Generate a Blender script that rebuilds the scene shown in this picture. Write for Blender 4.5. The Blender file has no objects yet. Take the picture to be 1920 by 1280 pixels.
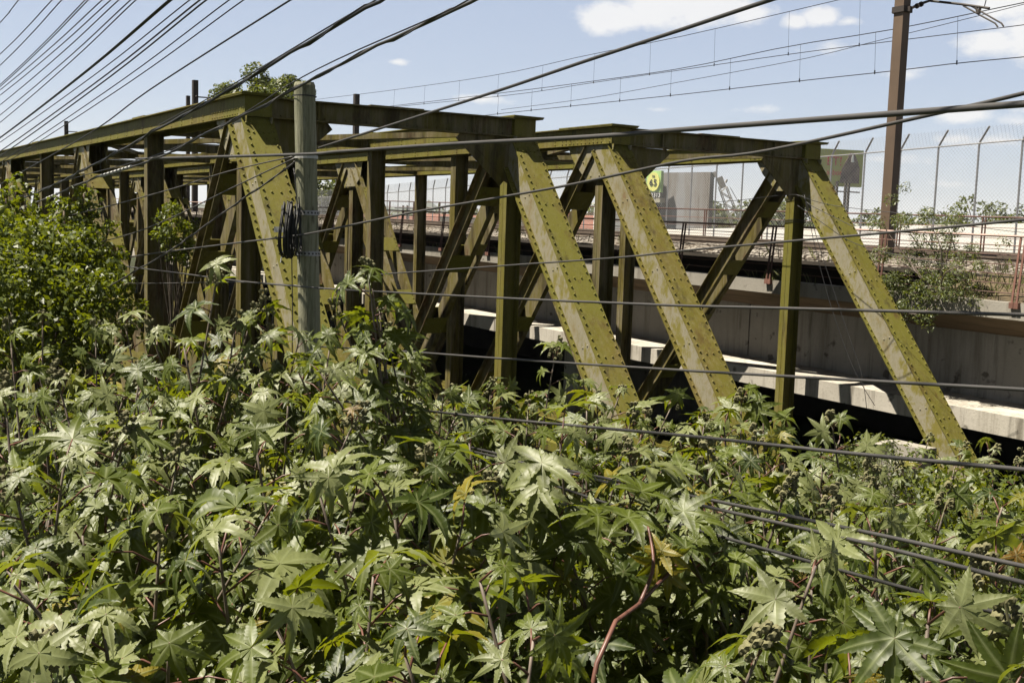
import bpy, math, random
import numpy as np
from mathutils import Vector
random.seed(7); rng = np.random.default_rng(11)
C = bpy.context.scene.collection
SC = bpy.context.scene
R = math.radians

# ------------------------------------------------------------------ camera
F, YAW, PITCH, ROLL, CZ = 2094.6, .9956, .1031, .0328, 5.6
EYE = np.array([0, 0, CZ])
_cy, _sy, _cp, _sp = math.cos(YAW), math.sin(YAW), math.cos(PITCH), math.sin(PITCH)
_f = np.array([-_sy * _cp, _cy * _cp, -_sp]); _r = np.array([_cy, _sy, 0.]); _u = np.cross(_r, _f)
CAMM = np.array([_r * math.cos(ROLL) + _u * math.sin(ROLL), -_r * math.sin(ROLL) + _u * math.cos(ROLL), _f])
cam = bpy.data.cameras.new('camera'); co = bpy.data.objects.new('camera', cam); C.objects.link(co)
cam.sensor_width = 36; cam.lens = F / 1920 * 36; cam.clip_start = .05; cam.clip_end = 20000
from mathutils import Matrix
m4 = Matrix.Identity(4)
for i in range(3):
    m4[i][0], m4[i][1], m4[i][2] = CAMM[0][i], CAMM[1][i], -CAMM[2][i]
m4[2][3] = CZ
co.matrix_world = m4
SC.camera = co

def ray(x, y):
    return CAMM.T @ np.array([(x - 960) / F, (640 - y) / F, 1.0])
def at_y(x, y, Y):          # point of the sight line on the vertical plane at distance Y from the road bridge
    d = ray(x, y); return EYE + d * (Y / d[1])
def at_r(x, y, r):          # point at range r metres
    d = ray(x, y); return EYE + d / np.linalg.norm(d) * r
def at_z(x, y, z):
    d = ray(x, y); return EYE + d * ((z - CZ) / d[2])

# ------------------------------------------------------------------ mesh helpers
class MB:
    def __init__(s): s.v = []; s.f = []; s.n = 0
    def add(s, V, Fs):
        V = np.asarray(V, float); s.v.append(V)
        n = s.n; s.f += [tuple(i + n for i in f) for f in Fs]; s.n += len(V)
    def box8(s, P):         # 8 corners: bottom loop 0-3, top loop 4-7
        s.add(P, [(3, 2, 1, 0), (4, 5, 6, 7), (0, 1, 5, 4), (1, 2, 6, 5), (2, 3, 7, 6), (3, 0, 4, 7)])
    def box(s, x0, x1, y0, y1, z0, z1):
        s.box8([(x0, y0, z0), (x1, y0, z0), (x1, y1, z0), (x0, y1, z0), (x0, y0, z1), (x1, y0, z1), (x1, y1, z1), (x0, y1, z1)])
    def bar(s, a, b, u, v, u0, u1, v0, v1):   # box from a to b, cross-section spanned by unit vectors u, v
        a, b, u, v = (np.asarray(k, float) for k in (a, b, u, v))
        q = [u * u0 + v * v0, u * u1 + v * v0, u * u1 + v * v1, u * u0 + v * v1]
        s.box8([a + k for k in q] + [b + k for k in q])
    def beam(s, a, b, w, h, up=(0, 0, 1)):
        a, b = np.asarray(a, float), np.asarray(b, float)
        d = (b - a) / np.linalg.norm(b - a); u = np.cross(d, up); u /= np.linalg.norm(u); v = np.cross(u, d)
        s.bar(a, b, u, v, -w / 2, w / 2, -h / 2, h / 2)
    def plate(s, P, off):   # polygon extruded by vector off
        P = np.asarray(P, float); n = len(P)
        s.add(np.vstack([P, P + np.asarray(off, float)]), [tuple(range(n))[::-1], tuple(range(n, 2 * n))] + [(i, (i + 1) % n, n + (i + 1) % n, n + i) for i in range(n)])
    def tube(s, P, r, n=6, cap=True):
        P = np.asarray(P, float); m = len(P); rr = np.broadcast_to(np.asarray(r, float), (m,))
        T = np.gradient(P, axis=0); T /= np.linalg.norm(T, axis=1)[:, None] + 1e-12
        ref = np.array([0, 0, 1.]) if abs(T[0][2]) < .9 else np.array([1., 0, 0])
        V = []
        for i in range(m):
            u = np.cross(T[i], ref); u /= np.linalg.norm(u) + 1e-12; w = np.cross(T[i], u)
            a = np.arange(n) * 2 * math.pi / n
            V.append(P[i] + rr[i] * (np.cos(a)[:, None] * u + np.sin(a)[:, None] * w))
        Fs = [(i * n + k, i * n + (k + 1) % n, (i + 1) * n + (k + 1) % n, (i + 1) * n + k) for i in range(m - 1) for k in range(n)]
        if cap: Fs += [tuple(range(n))[::-1], tuple(range((m - 1) * n, m * n))]
        s.add(np.vstack(V), Fs)
    def dome(s, p, nrm, r, h, u):
        p, nrm, u = (np.asarray(k, float) for k in (p, nrm, u)); w = np.cross(nrm, u)
        a = np.arange(6) * math.pi / 3
        c = np.cos(a)[:, None] * u + np.sin(a)[:, None] * w
        s.add(np.vstack([p + c * r, p + c * r * .72 + nrm * h * .7, [p + nrm * h]]),
              [(k, (k + 1) % 6, 6 + (k + 1) % 6, 6 + k) for k in range(6)] + [(6 + k, 6 + (k + 1) % 6, 12) for k in range(6)])
    def build(s, name, mat, parent=None, smooth=False, attrs=None):
        me = bpy.data.meshes.new(name)
        V = np.vstack(s.v) if s.v else np.zeros((0, 3))
        if parent is not None: V = V - np.array(world_loc(parent))
        me.from_pydata(V.tolist(), [], s.f); me.update()
        if smooth: me.polygons.foreach_set('use_smooth', [True] * len(me.polygons))
        if attrs:
            for k, a in attrs.items():
                at = me.attributes.new(k, 'FLOAT', 'POINT'); at.data.foreach_set('value', np.asarray(a, dtype=np.float32))
        me.materials.append(mat)
        o = bpy.data.objects.new(name, me); C.objects.link(o)
        if parent is not None: o.parent = parent
        return o
def world_loc(o):
    l = Vector((0, 0, 0))
    while o is not None: l = l + o.location; o = o.parent
    return l
def tag(o, label=None, cat=None, group=None, kind=None):
    if label: o['label'] = label
    if cat: o['category'] = cat
    if group: o['group'] = group
    if kind: o['kind'] = kind
    return o
def thing(name, loc, label, cat, group=None):
    o = bpy.data.objects.new(name, None); o.location = tuple(float(k) for k in loc); o.empty_display_size = .2; C.objects.link(o)
    return tag(o, label, cat, group)

# ------------------------------------------------------------------ materials
K_ = .56
def KC(c): return tuple(min(.9, k * K_) for k in c)
class NT:
    def __init__(s, name):
        s.m = bpy.data.materials.new(name); s.m.use_nodes = True; s.t = s.m.node_tree
        s.b = s.t.nodes['Principled BSDF']; s.out = s.t.nodes['Material Output']
        s.pos = s.t.nodes.new('ShaderNodeNewGeometry').outputs['Position']
    def n(s, k, **kw):
        x = s.t.nodes.new(k)
        for a, b in kw.items(): setattr(x, a, b)
        return x
    def l(s, a, b): s.t.links.new(a, b)
    def noise(s, scale, stretch=(1, 1, 1), detail=5, rough=.6, vec=None):
        mp = s.n('ShaderNodeMapping'); mp.inputs['Scale'].default_value = stretch; s.l(vec or s.pos, mp.inputs['Vector'])
        x = s.n('ShaderNodeTexNoise'); x.inputs['Scale'].default_value = scale; x.inputs['Detail'].default_value = detail; x.inputs['Roughness'].default_value = rough
        s.l(mp.outputs[0], x.inputs['Vector']); return x.outputs['Fac']
    def ramp(s, fac, stops):
        x = s.n('ShaderNodeValToRGB'); e = x.color_ramp.elements
        while len(e) < len(stops): e.new(.5)
        for k, (p, c) in zip(e, stops):
            k.position = p; k.color = KC(c) + (1,) if not isinstance(c, (int, float)) else (c, c, c, 1)
        s.l(fac, x.inputs[0]); return x.outputs[0]
    def mix(s, fac, a, b, mode='MIX'):
        x = s.n('ShaderNodeMix', data_type='RGBA', blend_type=mode)
        for k, v in ((0, fac), (6, a), (7, b)):
            if isinstance(v, (int, float)): x.inputs[k].default_value = v
            elif isinstance(v, tuple): x.inputs[k].default_value = KC(v) + (1,)
            else: s.l(v, x.inputs[k])
        return x.outputs[2]
    def math(s, op, a, b=0.0):
        x = s.n('ShaderNodeMath', operation=op)
        for k, v in ((0, a), (1, b)):
            if isinstance(v, (int, float)): x.inputs[k].default_value = v
            else: s.l(v, x.inputs[k])
        return x.outputs[0]
    def attr(s, name): return s.n('ShaderNodeAttribute', attribute_name=name).outputs['Fac']
    def bump(s, h, d=.02, st=.5):
        x = s.n('ShaderNodeBump'); x.inputs['Strength'].default_value = st; x.inputs['Distance'].default_value = d
        s.l(h, x.inputs['Height']); s.l(x.outputs[0], s.b.inputs['Normal'])
    def fin(s, col, rough=.7, metal=0, spec=.5):
        for k, v in (('Base Color', col), ('Roughness', rough), ('Metallic', metal), ('Specular IOR Level', spec)):
            if isinstance(v, tuple): s.b.inputs[k].default_value = KC(v) + (1,)
            elif isinstance(v, (int, float)): s.b.inputs[k].default_value = v
            else: s.l(v, s.b.inputs[k])
        return s.m

def simple(name, c, rough=.6, var=.35, scale=6, metal=0, spec=.4, stretch=(1, 1, 1)):
    t = NT(name); f = t.noise(scale, stretch)
    return t.fin(t.ramp(f, [(.25, tuple(k * (1 - var) for k in c)), (.75, tuple(min(1, k * (1 + var)) for k in c))]), rough, metal, spec)

def mat_paint():
    t = NT('old_olive_paint')
    big = t.noise(1.1, (1, 1, .5)); fine = t.noise(9, (1, 1, .35), 8, .7); streak = t.noise(7, (1.6, 1.6, .12), 6, .65)
    base = t.ramp(big, [(.25, (.140, .118, .024)), (.5, (.20, .168, .030)), (.75, (.180, .132, .052))])
    base = t.mix(t.ramp(fine, [(.45, 0), (.75, .55)]), base, (.15, .15, .010))
    base = t.mix(t.ramp(streak, [(.48, 0), (.70, .75)]), base, (.27, .235, .10))
    base = t.mix(t.ramp(t.noise(.45, (1, 1, .4), 3), [(.40, 0), (.58, .7)]), base, (.185, .18, .028))
    base = t.mix(t.ramp(t.noise(60, (1, 1, 1), 2, .5), [(.64, 0), (.7, .5)]), base, (.33, .32, .22))
    base = t.mix(t.ramp(t.noise(2.3, (1, 1, .3), 7, .7), [(.57, 0), (.70, .75)]), base, (.105, .055, .022))
    base = t.mix(t.ramp(t.noise(26, (1, 1, .5), 4, .6), [(.62, 0), (.75, .7)]), base, (.035, .032, .012))
    base = t.mix(t.ramp(t.noise(3.2, (1.3, 1.3, .22), 9, .72), [(.54, 0), (.66, .65)]), base, (.055, .042, .022))
    base = t.mix(t.ramp(t.noise(18, (1, 1, .8), 6, .75), [(.58, 0), (.68, .7)]), base, (.12, .055, .022))
    t.bump(fine, .006, .5)
    return t.fin(base, .68, 0, .18)
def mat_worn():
    t = NT('worn_brown_olive_paint')  # rust and pale wear, plus inner-member shade put into a darker tone
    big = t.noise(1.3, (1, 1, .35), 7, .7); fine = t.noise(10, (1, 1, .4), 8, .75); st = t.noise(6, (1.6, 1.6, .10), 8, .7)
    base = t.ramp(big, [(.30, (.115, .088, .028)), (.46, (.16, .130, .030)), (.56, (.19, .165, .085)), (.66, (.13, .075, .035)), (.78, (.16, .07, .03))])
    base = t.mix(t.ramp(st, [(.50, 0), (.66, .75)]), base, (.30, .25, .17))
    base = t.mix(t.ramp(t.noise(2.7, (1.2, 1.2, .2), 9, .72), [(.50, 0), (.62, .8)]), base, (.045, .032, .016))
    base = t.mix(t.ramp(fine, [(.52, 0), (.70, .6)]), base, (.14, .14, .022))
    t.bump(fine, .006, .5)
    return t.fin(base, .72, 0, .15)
def mat_side():
    t = NT('worn_plate_paint')
    s = t.noise(2.2, (1, 1, .6), 14, .78); f = t.noise(14, (1, 1, .4), 6)
    base = t.ramp(s, [(.28, (.20, .18, .025)), (.44, (.25, .215, .05)), (.52, (.36, .33, .25)), (.60, (.30, .26, .14)), (.68, (.23, .12, .06)), (.82, (.15, .045, .03))])
    base = t.mix(t.ramp(f, [(.5, 0), (.8, .5)]), base, (.16, .15, .04))
    return t.fin(base, .6, 0, .35)
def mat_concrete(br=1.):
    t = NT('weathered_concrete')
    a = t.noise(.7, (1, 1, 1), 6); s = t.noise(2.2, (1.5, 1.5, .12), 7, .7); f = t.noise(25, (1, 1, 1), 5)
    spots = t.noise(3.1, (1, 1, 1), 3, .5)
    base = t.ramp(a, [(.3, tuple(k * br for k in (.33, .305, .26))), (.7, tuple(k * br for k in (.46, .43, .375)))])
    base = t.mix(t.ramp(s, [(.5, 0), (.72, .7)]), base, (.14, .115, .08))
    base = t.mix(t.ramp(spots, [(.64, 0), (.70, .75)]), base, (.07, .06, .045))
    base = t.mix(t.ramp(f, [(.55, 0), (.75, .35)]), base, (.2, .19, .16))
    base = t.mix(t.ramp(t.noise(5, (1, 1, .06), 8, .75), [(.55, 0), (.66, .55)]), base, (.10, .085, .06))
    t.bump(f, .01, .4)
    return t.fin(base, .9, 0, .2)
def mat_leaf(name, g0, g1, yellow, red, rough=.42, trans=.3, vein=True, spec=.5, pale=None):
    t = NT(name)
    h = t.attr('hue'); v = t.attr('vein')
    col = t.ramp(h, [(0, g0), (.45, g1), (.80, g1), (.90, yellow), (.955, yellow), (.985, red)] if pale is None else [(0, pale), (.22, tuple(k * .85 for k in pale)), (.27, g0), (.62, g1), (.80, g1), (.90, yellow), (.955, yellow), (.985, red)])  # pale end of the ramp: sunlit sheen put into the leaf colour
    n = t.noise(40, (1, 1, 1), 3); col = t.mix(t.ramp(n, [(.3, .25), (.7, 0)]), col, (g0[0] * .5, g0[1] * .55, g0[2] * .5))
    if vein: col = t.mix(t.ramp(v, [(.72, 0), (1., .55)]), col, (.32, .36, .16))
    t.fin(col, rough, 0, spec)
    if vein: t.bump(v, .012, .45)
    tr = t.n('ShaderNodeBsdfTranslucent'); tc = t.mix(.7, col, (.52, .60, .010), 'MIX'); t.l(tc, tr.inputs['Color'])
    mx = t.n('ShaderNodeMixShader'); mx.inputs[0].default_value = trans
    t.l(t.b.outputs[0], mx.inputs[1]); t.l(tr.outputs[0], mx.inputs[2]); t.l(mx.outputs[0], t.out.inputs['Surface'])
    return t.m

M = {}
M['paint'] = mat_paint(); M['side'] = mat_side(); M['worn'] = mat_worn(); M['concrete'] = mat_concrete(); M['ledge'] = mat_concrete(1.5); M['soffit'] = simple('brown_stained_soffit', (.20, .145, .095), .9, .5, 3, 0, .2, (.3, 1, 1))  # ledge: same concrete brightened, its sunlight put into the colour
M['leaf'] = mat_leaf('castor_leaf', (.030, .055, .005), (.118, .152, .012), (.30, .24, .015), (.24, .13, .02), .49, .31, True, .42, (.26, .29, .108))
M['bush'] = mat_leaf('shrub_leaf', (.040, .070, .009), (.135, .170, .016), (.20, .22, .02), (.16, .15, .03), .5, .3, False, .4)
M['pale'] = mat_leaf('willow_leaf', (.09, .12, .045), (.17, .20, .08), (.22, .24, .07), (.2, .18, .06), .5, .25, False)
M['tree'] = mat_leaf('tree_leaf', (.055, .08, .02), (.10, .125, .035), (.16, .15, .04), (.12, .1, .03), .5, .2, False)
M['darktree'] = mat_leaf('dark_tree_leaf', (.035, .052, .018), (.06, .08, .03), (.09, .1, .03), (.07, .06, .02), .5, .2, False)
M['stem'] = simple('castor_stem', (.19, .15, .12), .6, .7, 2)
M['redstem'] = simple('red_petiole', (.17, .075, .055), .45, .5, 4)
M['capsule'] = simple('castor_capsule', (.19, .18, .085), .8, .4, 20)
M['bark'] = simple('bark', (.10, .075, .05), .9, .5, 5)
M['wood'] = None
M['cable'] = simple('black_cable', (.022, .021, .020), .75, .3, 4, 0, .5)
M['cablegrey'] = simple('grey_cable', (.07, .066, .064), .5, .25, 5, 0, .5)
M['wire'] = simple('dark_wire', (.022, .021, .022), .5, .2, 4)
M['galv'] = simple('galvanised_steel', (.42, .42, .43), .45, .2, 5, .5)
M['meshsteel'] = simple('dull_mesh_steel', (.5, .5, .5), .6, .15, 2)
M['clampm'] = simple('white_clamp', (.6, .6, .58), .5, .2, 8)
M['red'] = simple('faded_red_paint', (.24, .115, .085), .65, .45, 5)
M['palered'] = simple('sun_bleached_red_paint', (.48, .33, .28), .65, .3, 3)
M['brownrail'] = simple('dark_brown_paint', (.13, .06, .045), .65, .45, 5)
M['mast'] = simple('brown_mast_paint', (.165, .115, .080), .6, .2, 1.2, 0, .3)
M['farmast'] = simple('dark_mast_paint', (.045, .035, .03), .7, .2, 1.2)
M['white'] = simple('white_wall', (1.35, 1.27, 1.12), .85, .12, .6)
M['cream'] = simple('cream_wall', (.55, .51, .40), .85, .1, .6)
M['roof'] = simple('red_roof', (.30, .12, .08), .8, .3, 2)
M['soil'] = simple('dark_soil', (.05, .04, .03), .95, .5, 2)  # dark earth tone that also paints the void's shade onto slabs and girder
M['soilbank'] = simple('mossy_earth', (.12, .09, .05), .95, .6, 9)
M['rail'] = simple('rusty_rail', (.15, .115, .09), .6, .4, 4)
M['lattice'] = simple('weathered_lattice_steel', (.38, .36, .33), .6, .3, 1)
def mat_wood():
    t = NT('weathered_pole_wood')
    g = t.noise(30, (1, 1, .03), 8, .7); b = t.noise(2, (1, 1, .5), 4)
    c = t.ramp(g, [(.34, (.12, .12, .075)), (.48, (.36, .35, .24)), (.6, (.46, .44, .33)), (.8, (.62, .59, .48))])
    c = t.mix(t.ramp(b, [(.4, 0), (.7, .5)]), c, (.24, .27, .16))
    c = t.mix(t.ramp(t.noise(11, (1, 1, .25), 6, .7), [(.58, 0), (.68, .8)]), c, (.10, .09, .06))
    t.bump(g, .02, .8); return t.fin(c, .85, 0, .2)
M['wood'] = mat_wood()
def mat_ballast():
    t = NT('track_ballast'); v = t.n('ShaderNodeTexVoronoi'); v.inputs['Scale'].default_value = 11; t.l(t.pos, v.inputs['Vector'])
    c = t.ramp(v.outputs['Distance'], [(.05, (.52, .48, .43)), (.4, (.30, .27, .23)), (.65, (.04, .03, .025))])
    c = t.mix(t.ramp(t.noise(.6), [(.45, 0), (.65, .6)]), c, (.16, .12, .08))
    t.bump(v.outputs['Distance'], .05, 1.); return t.fin(c, .9, 0, .2)
M['ballast'] = mat_ballast()
def mat_ground():
    t = NT('weedy_ground'); a = t.noise(.25, detail=8); f = t.noise(9, detail=8, rough=.75)
    c = t.ramp(a, [(.35, (.055, .05, .03)), (.5, (.05, .075, .022)), (.7, (.08, .10, .03))])
    c = t.mix(t.ramp(f, [(.4, .7), (.65, 0)]), c, (.03, .025, .015))
    t.bump(f, .05, .8); return t.fin(c, .95, 0, .2)
M['ground'] = mat_ground()
M['grass'] = simple('grass_blades', (.13, .14, .035), .6, .6, 5)
M['hill'] = simple('forested_hill', (.035, .055, .02), .95, .4, .004)

# ------------------------------------------------------------------ truss bridges
P = 5.3; X0 = -16.742; DA = 5.716; WID = 4.55; GAP = 1.95; SK = .0666
ZB, ZT = CZ + 1.489, CZ + 1.807; ZL = CZ - 5.1; XC = .489; NPAN = 12
def truss_frame(y): return X0 + SK * (y - DA)
YS = {'A': DA, 'B': DA + WID, 'C': DA + WID + GAP, 'D': DA + 2 * WID + GAP}
X_, Y_, Z_ = np.array([1., 0, 0]), np.array([0, 1., 0]), np.array([0, 0, 1.])

def rivet_row(mb, a, b, step, nrm, r=.022, h=.028, skip=None):
    a, b = np.asarray(a, float), np.asarray(b, float); L = np.linalg.norm(b - a); n = max(1, int(L / step)); d = (b - a) / L
    for i in range(n + 1):
        mb.dome(a + (b - a) * (i / n), nrm, r, h, d)

def end_post(root, xh, yc, sgn, near):
    top = np.array([xh + sgn * .22, yc, ZB + .10]); bot = np.array([xh + sgn * P, yc, ZL])
    d = (bot - top) / np.linalg.norm(bot - top); nrm = np.cross(d, Y_) * (1 if sgn > 0 else -1); nrm = nrm if nrm[2] > 0 else -nrm
    mb = MB()
    mb.bar(top, bot, Y_, nrm, -.25, .25, .0, .018)                        # cover plate
    for s in (-1, 1):
        mb.bar(top, bot, Y_, nrm, s * .225 - .09 * (s < 0), s * .225 + .09 * (s > 0), -.37, -.352)   # outstanding legs
    if near:
        st = .136
        for y in (-.20, .20): rivet_row(mb, top + Y_ * y + nrm * .018, bot + Y_ * y + nrm * .018, st, nrm)
        for s in (-1, 1):
            rivet_row(mb, top + Y_ * s * .272 - nrm * .352, bot + Y_ * s * .272 - nrm * .352, st, nrm)
        L = np.linalg.norm(bot - top); k = .45
        for q in (.25, .45):
            for y in (-.12, -.04, .04, .12) if q > .3 else (-.12,): mb.dome(top + d * q + Y_ * y + nrm * .018, nrm, .02, .022, d)
        while k < L:
            for y in (-.08, .06): mb.dome(top + d * (k + 1.1) + Y_ * y + nrm * .018, nrm, .02, .022, d)
            k += 1.45
    post = mb.build('end_post', M['paint'], root)
    w = MB()
    for s in (-1, 1):
        w.bar(top, bot, Y_, nrm, s * .215 - .01, s * .215 + .01, -.352, -.002)
    if near:
        k = 1.3
        while k < np.linalg.norm(bot - top):
            for q in (-.1, -.22): w.dome(top + d * (k + q * .3) - Y_ * .2252 + nrm * q, -Y_, .017, .015, d)
            k += 1.45
    w.build('web_plate', M['side'], post)

def channel_pair(root, a, b, name, near):
    a, b = np.asarray(a, float), np.asarray(b, float)
    d = (b - a) / np.linalg.norm(b - a); n = np.cross(Y_, d); n = n if n[2] > 0 else -n   # n points to the upper side
    mb = MB(); hw, t = .15, .012
    for s in (-1, 1):
        y = s * .15
        mb.bar(a, b, Y_, n, y - t / 2, y + t / 2, -hw, hw)
        for k in (-1, 1):
            lo, hi = (y - .1, y - t / 2) if s < 0 else (y + t / 2, y + .1)
            mb.bar(a, b, Y_, n, lo, hi, k * hw - (t if k > 0 else 0), k * hw + (t if k < 0 else 0))
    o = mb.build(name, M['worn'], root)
    L = np.linalg.norm(b - a); k = 1.0
    while k < L - .6:
        e = MB()
        for q in (-1, 1):
            p = a + d * k + n * q * (hw + .007)
            e.bar(p - d * .2, p + d * .2, Y_, n, -.235, .235, -.006, .006)
            if near:
                for y in (-.2, .2): rivet_row(e, p - d * .16 + Y_ * y + n * q * .006, p + d * .16 + Y_ * y + n * q * .006, .1, n * q, .016, .016)
        e.build('batten_plate', M['paint'], o)
        k += 1.55
    if near:
        pass
    return o

def vertical(root, x, yc, mat_='worn'):
    mb = MB()
    z0, z1 = ZL + .1, ZB + .02
    for s in (-1, 1):
        for q in (-1, 1):
            mb.box(*sorted((x + q * .004, x + q * .11)), yc + s * .15 - .008, yc + s * .15 + .008, z0, z1)
        mb.box(x - .022, x - .006, *sorted((yc + s * .02, yc + s * .141)), z0, z1) if False else None
    mb.box(x - .012, x + .012, yc - .14, yc + .14, z0, z1)
    for s in (-1, 1):
        mb.box(x + .013, x + .09, yc + s * .128 - .006, yc + s * .128 + .006, z0, z1)
    mb.build('vertical_post', M[mat_], root)

def make_bridge(ya, yb, label):
    root = thing('truss_bridge', (truss_frame(ya), ya + .2, 0), label, 'bridge', 'twin riveted truss bridges')
    tops = []
    for y in (ya, yb):
        yc = y + .2; xh = truss_frame(y) + .11; xe = truss_frame(y) + XC; xl = xh - NPAN * P - .4
        ch = MB()
        ch.box(xl, xe + .1, yc - .295, yc + .295, ZT - .018, ZT)                         # cover plate with overhang
        for i in range(0, NPAN, 2):
            ch.box(xh - i * P - P - .5, xh - i * P - P + .35, yc - .285, yc + .285, ZT + .001, ZT + .02)
        ch.box(xe - 1.5, xe + .12, yc - .30, yc + .30, ZT + .001, ZT + .022)
        for s in (-1, 1):
            ch.box(xl, xe, yc + s * .2 - .012, yc + s * .2 + .012, ZB + .012, ZT - .02)
            ch.box(xl, xe, *sorted((yc + s * .2 + s * .0, yc + s * .265)), ZB, ZB + .011)
        ch.box(xe - .012, xe + .002, yc - .186, yc + .186, ZB + .0, ZT - .02)
        k = xe - .05
        while k > xl:
            near = k > xe - 1.6
            if near or (int(k * 8) % 5 == 0):
                for s in (-1, 1):
                    for z in (ZB + .045, ZB + .12): ch.dome((k, yc + s * .212, z), Y_ * s, .017, .017, X_)
            k -= .12
        ch.build('top_chord', M['paint'], root)
        bc = MB()
        for s in (-1, 1): bc.box(xl - P, xh + P, yc + s * .2 - .015, yc + s * .2 + .015, ZL - .2, ZL + .2)
        bc.build('bottom_chord', M['paint'], root)
        end_post(root, xh, yc, 1, True); end_post(root, xh - NPAN * P, yc, -1, False)
        for i in range(NPAN + 1):
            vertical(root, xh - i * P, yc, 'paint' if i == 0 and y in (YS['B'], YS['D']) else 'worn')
        for i in range(0, NPAN + 1, 2):
            a = np.array([xh - i * P, yc, ZB - .1])
            if i > 0: channel_pair(root, a + X_ * .25 , np.array([xh - (i - 1) * P - .2, yc, ZL + .1]), 'diagonal', i < 7)
            if i < NPAN: channel_pair(root, a - X_ * .25, np.array([xh - (i + 1) * P + .2, yc, ZL + .1]), 'diagonal', i < 7)
            g = MB()
            for s in (-1, 1):
                x = a[0]; e = .46 if i == 0 else .75
                pts = [(x + e - (.02 if i == 0 else 0), ZB - .001), (x + e - .12, ZB - .40), (x + .3, ZB - .62), (x - .35, ZB - .62), (x - .75, ZB - .28), (x - .95, ZB - .001)]
                pl = [(px, yc + s * .19, pz) for px, pz in pts]
                g.plate(pl, Y_ * s * .012)
                if i < 5:
                    for (rx, rz) in [(-.8, -.1), (-.65, -.1), (-.5, -.1), (-.6, -.25), (-.45, -.3), (-.35, -.5), (-.2, -.15), (-.2, -.35), (-.2, -.55), (.05, -.15), (.05, -.35), (.05, -.55), (.2, -.15), (.3, -.3), (.35, -.12), (.25, -.45)]:
                        g.dome((x + rx, yc + s * .202, ZB + rz), Y_ * s, .018, .018, X_)
            g.build('gusset_plate', M['side'], root)
            if i % 2 == 0:
                g = MB()
                for s in (-1, 1):
                    x = xh - (i + 1) * P
                    g.plate([(x + .7, yc + s * .225, ZL - .25), (x + .7, yc + s * .225, ZL + .35), (x + .3, yc + s * .225, ZL + .75), (x - .3, yc + s * .225, ZL + .75), (x - .7, yc + s * .225, ZL + .35), (x - .7, yc + s * .225, ZL - .25)], Y_ * s * .012)
                g.build('gusset_plate', M['paint'], root)
        tops.append((xh, yc))
    (xa, yA), (xb, yB) = tops
    # portal beam and knee braces
    for end in (0, NPAN):
        s = 1 if end == 0 else -1
        pa = np.array([xa - end * P + s * .28, yA + .21, 0]); pb = np.array([xb - end * P + s * .28, yB - .21, 0])
        mb = MB()
        mb.beam(pa + Z_ * (ZB + .155), pb + Z_ * (ZB + .155), .016, .30)
        mb.beam(pa + Z_ * (ZT - .030), pb + Z_ * (ZT - .030), .30, .02)
        mb.beam(pa + Z_ * (ZB + .0), pb + Z_ * (ZB + .0), .20, .018)
        L = np.linalg.norm(pb - pa); dd = (pb - pa) / L
        for q in (.18, .82):
            p = pa + (pb - pa) * q
            mb.box(p[0] + .009, p[0] + .07, p[1] - .01, p[1] + .01, ZB + .012, ZT - .042)
        q1 = pa + (pb - pa) * .38; q2 = pa + (pb - pa) * .60
        mb.beam(q1 + Z_ * (ZT - .009), q2 + Z_ * (ZT - .009), .22, .018)
        if end == 0:
            for z in (ZB + .05,): rivet_row(mb, pa + Z_ * z + X_ * .008, pb + Z_ * z + X_ * .008, .17, X_, .016, .015)
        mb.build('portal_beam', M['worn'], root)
        for (q, di) in ((pa, 1), (pb, -1)):
            k = MB(); y = q[1] + di * .0; x = q[0] - s * .05; zz = ZB - .012
            k.plate([(x, y, zz), (x, y + di * .95, zz), (x, y + di * .55, zz - .30), (x, y + di * .12, zz - .72), (x, y, zz - .78)], X_ * .012)
            k.beam((x, y + di * .99, zz - .02), (x, y + di * .12, zz - .76), .16, .014, (1, 0, .01))
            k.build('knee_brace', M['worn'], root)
    # struts, laterals, floor
    for i in range(1, NPAN + 1):
        a = np.array([xa - i * P, yA + .22, ZB + .12]); b = np.array([xb - i * P, yB - .22, ZB + .12])
        mb = MB()
        mb.beam(a + Z_ * .10, b + Z_ * .10, .22, .014); mb.beam(a - Z_ * .09, b - Z_ * .09, .22, .014); mb.beam(a, b, .014, .17)
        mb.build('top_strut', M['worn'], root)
    lat = MB()
    for i in range(0, NPAN, 2):
        lat.beam((xa - i * P - .3, yA + .22, ZB + .19), (xb - (i + 2) * P + .3, yB - .22, ZB + .19), .15, .10)
        lat.beam((xb - i * P - .3, yB - .22, ZB + .08), (xa - (i + 2) * P + .3, yA + .22, ZB + .08), .15, .10)
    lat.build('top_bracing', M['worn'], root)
    for i in range(-1, NPAN + 2):
        fb = MB(); fb.beam((xa - i * P, yA + .22, ZL - .1), (xb - i * P, yB - .22, ZL - .1), .25, .7)
        fb.build('floor_beam', M['paint'], root)
    st = MB()
    for q in (.33, .67):
        st.beam((xa + P, yA + (yB - yA) * q, ZL + .35), (xa - (NPAN + 1) * P, yA + (yB - yA) * q, ZL + .35), .22, .2)
    st.build('stringer', M['paint'], root)
    return root
make_bridge(YS['A'], YS['B'], 'old olive green riveted truss bridge nearer the wooden utility pole')
make_bridge(YS['C'], YS['D'], 'old olive green riveted truss bridge next to the concrete viaduct')

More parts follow.
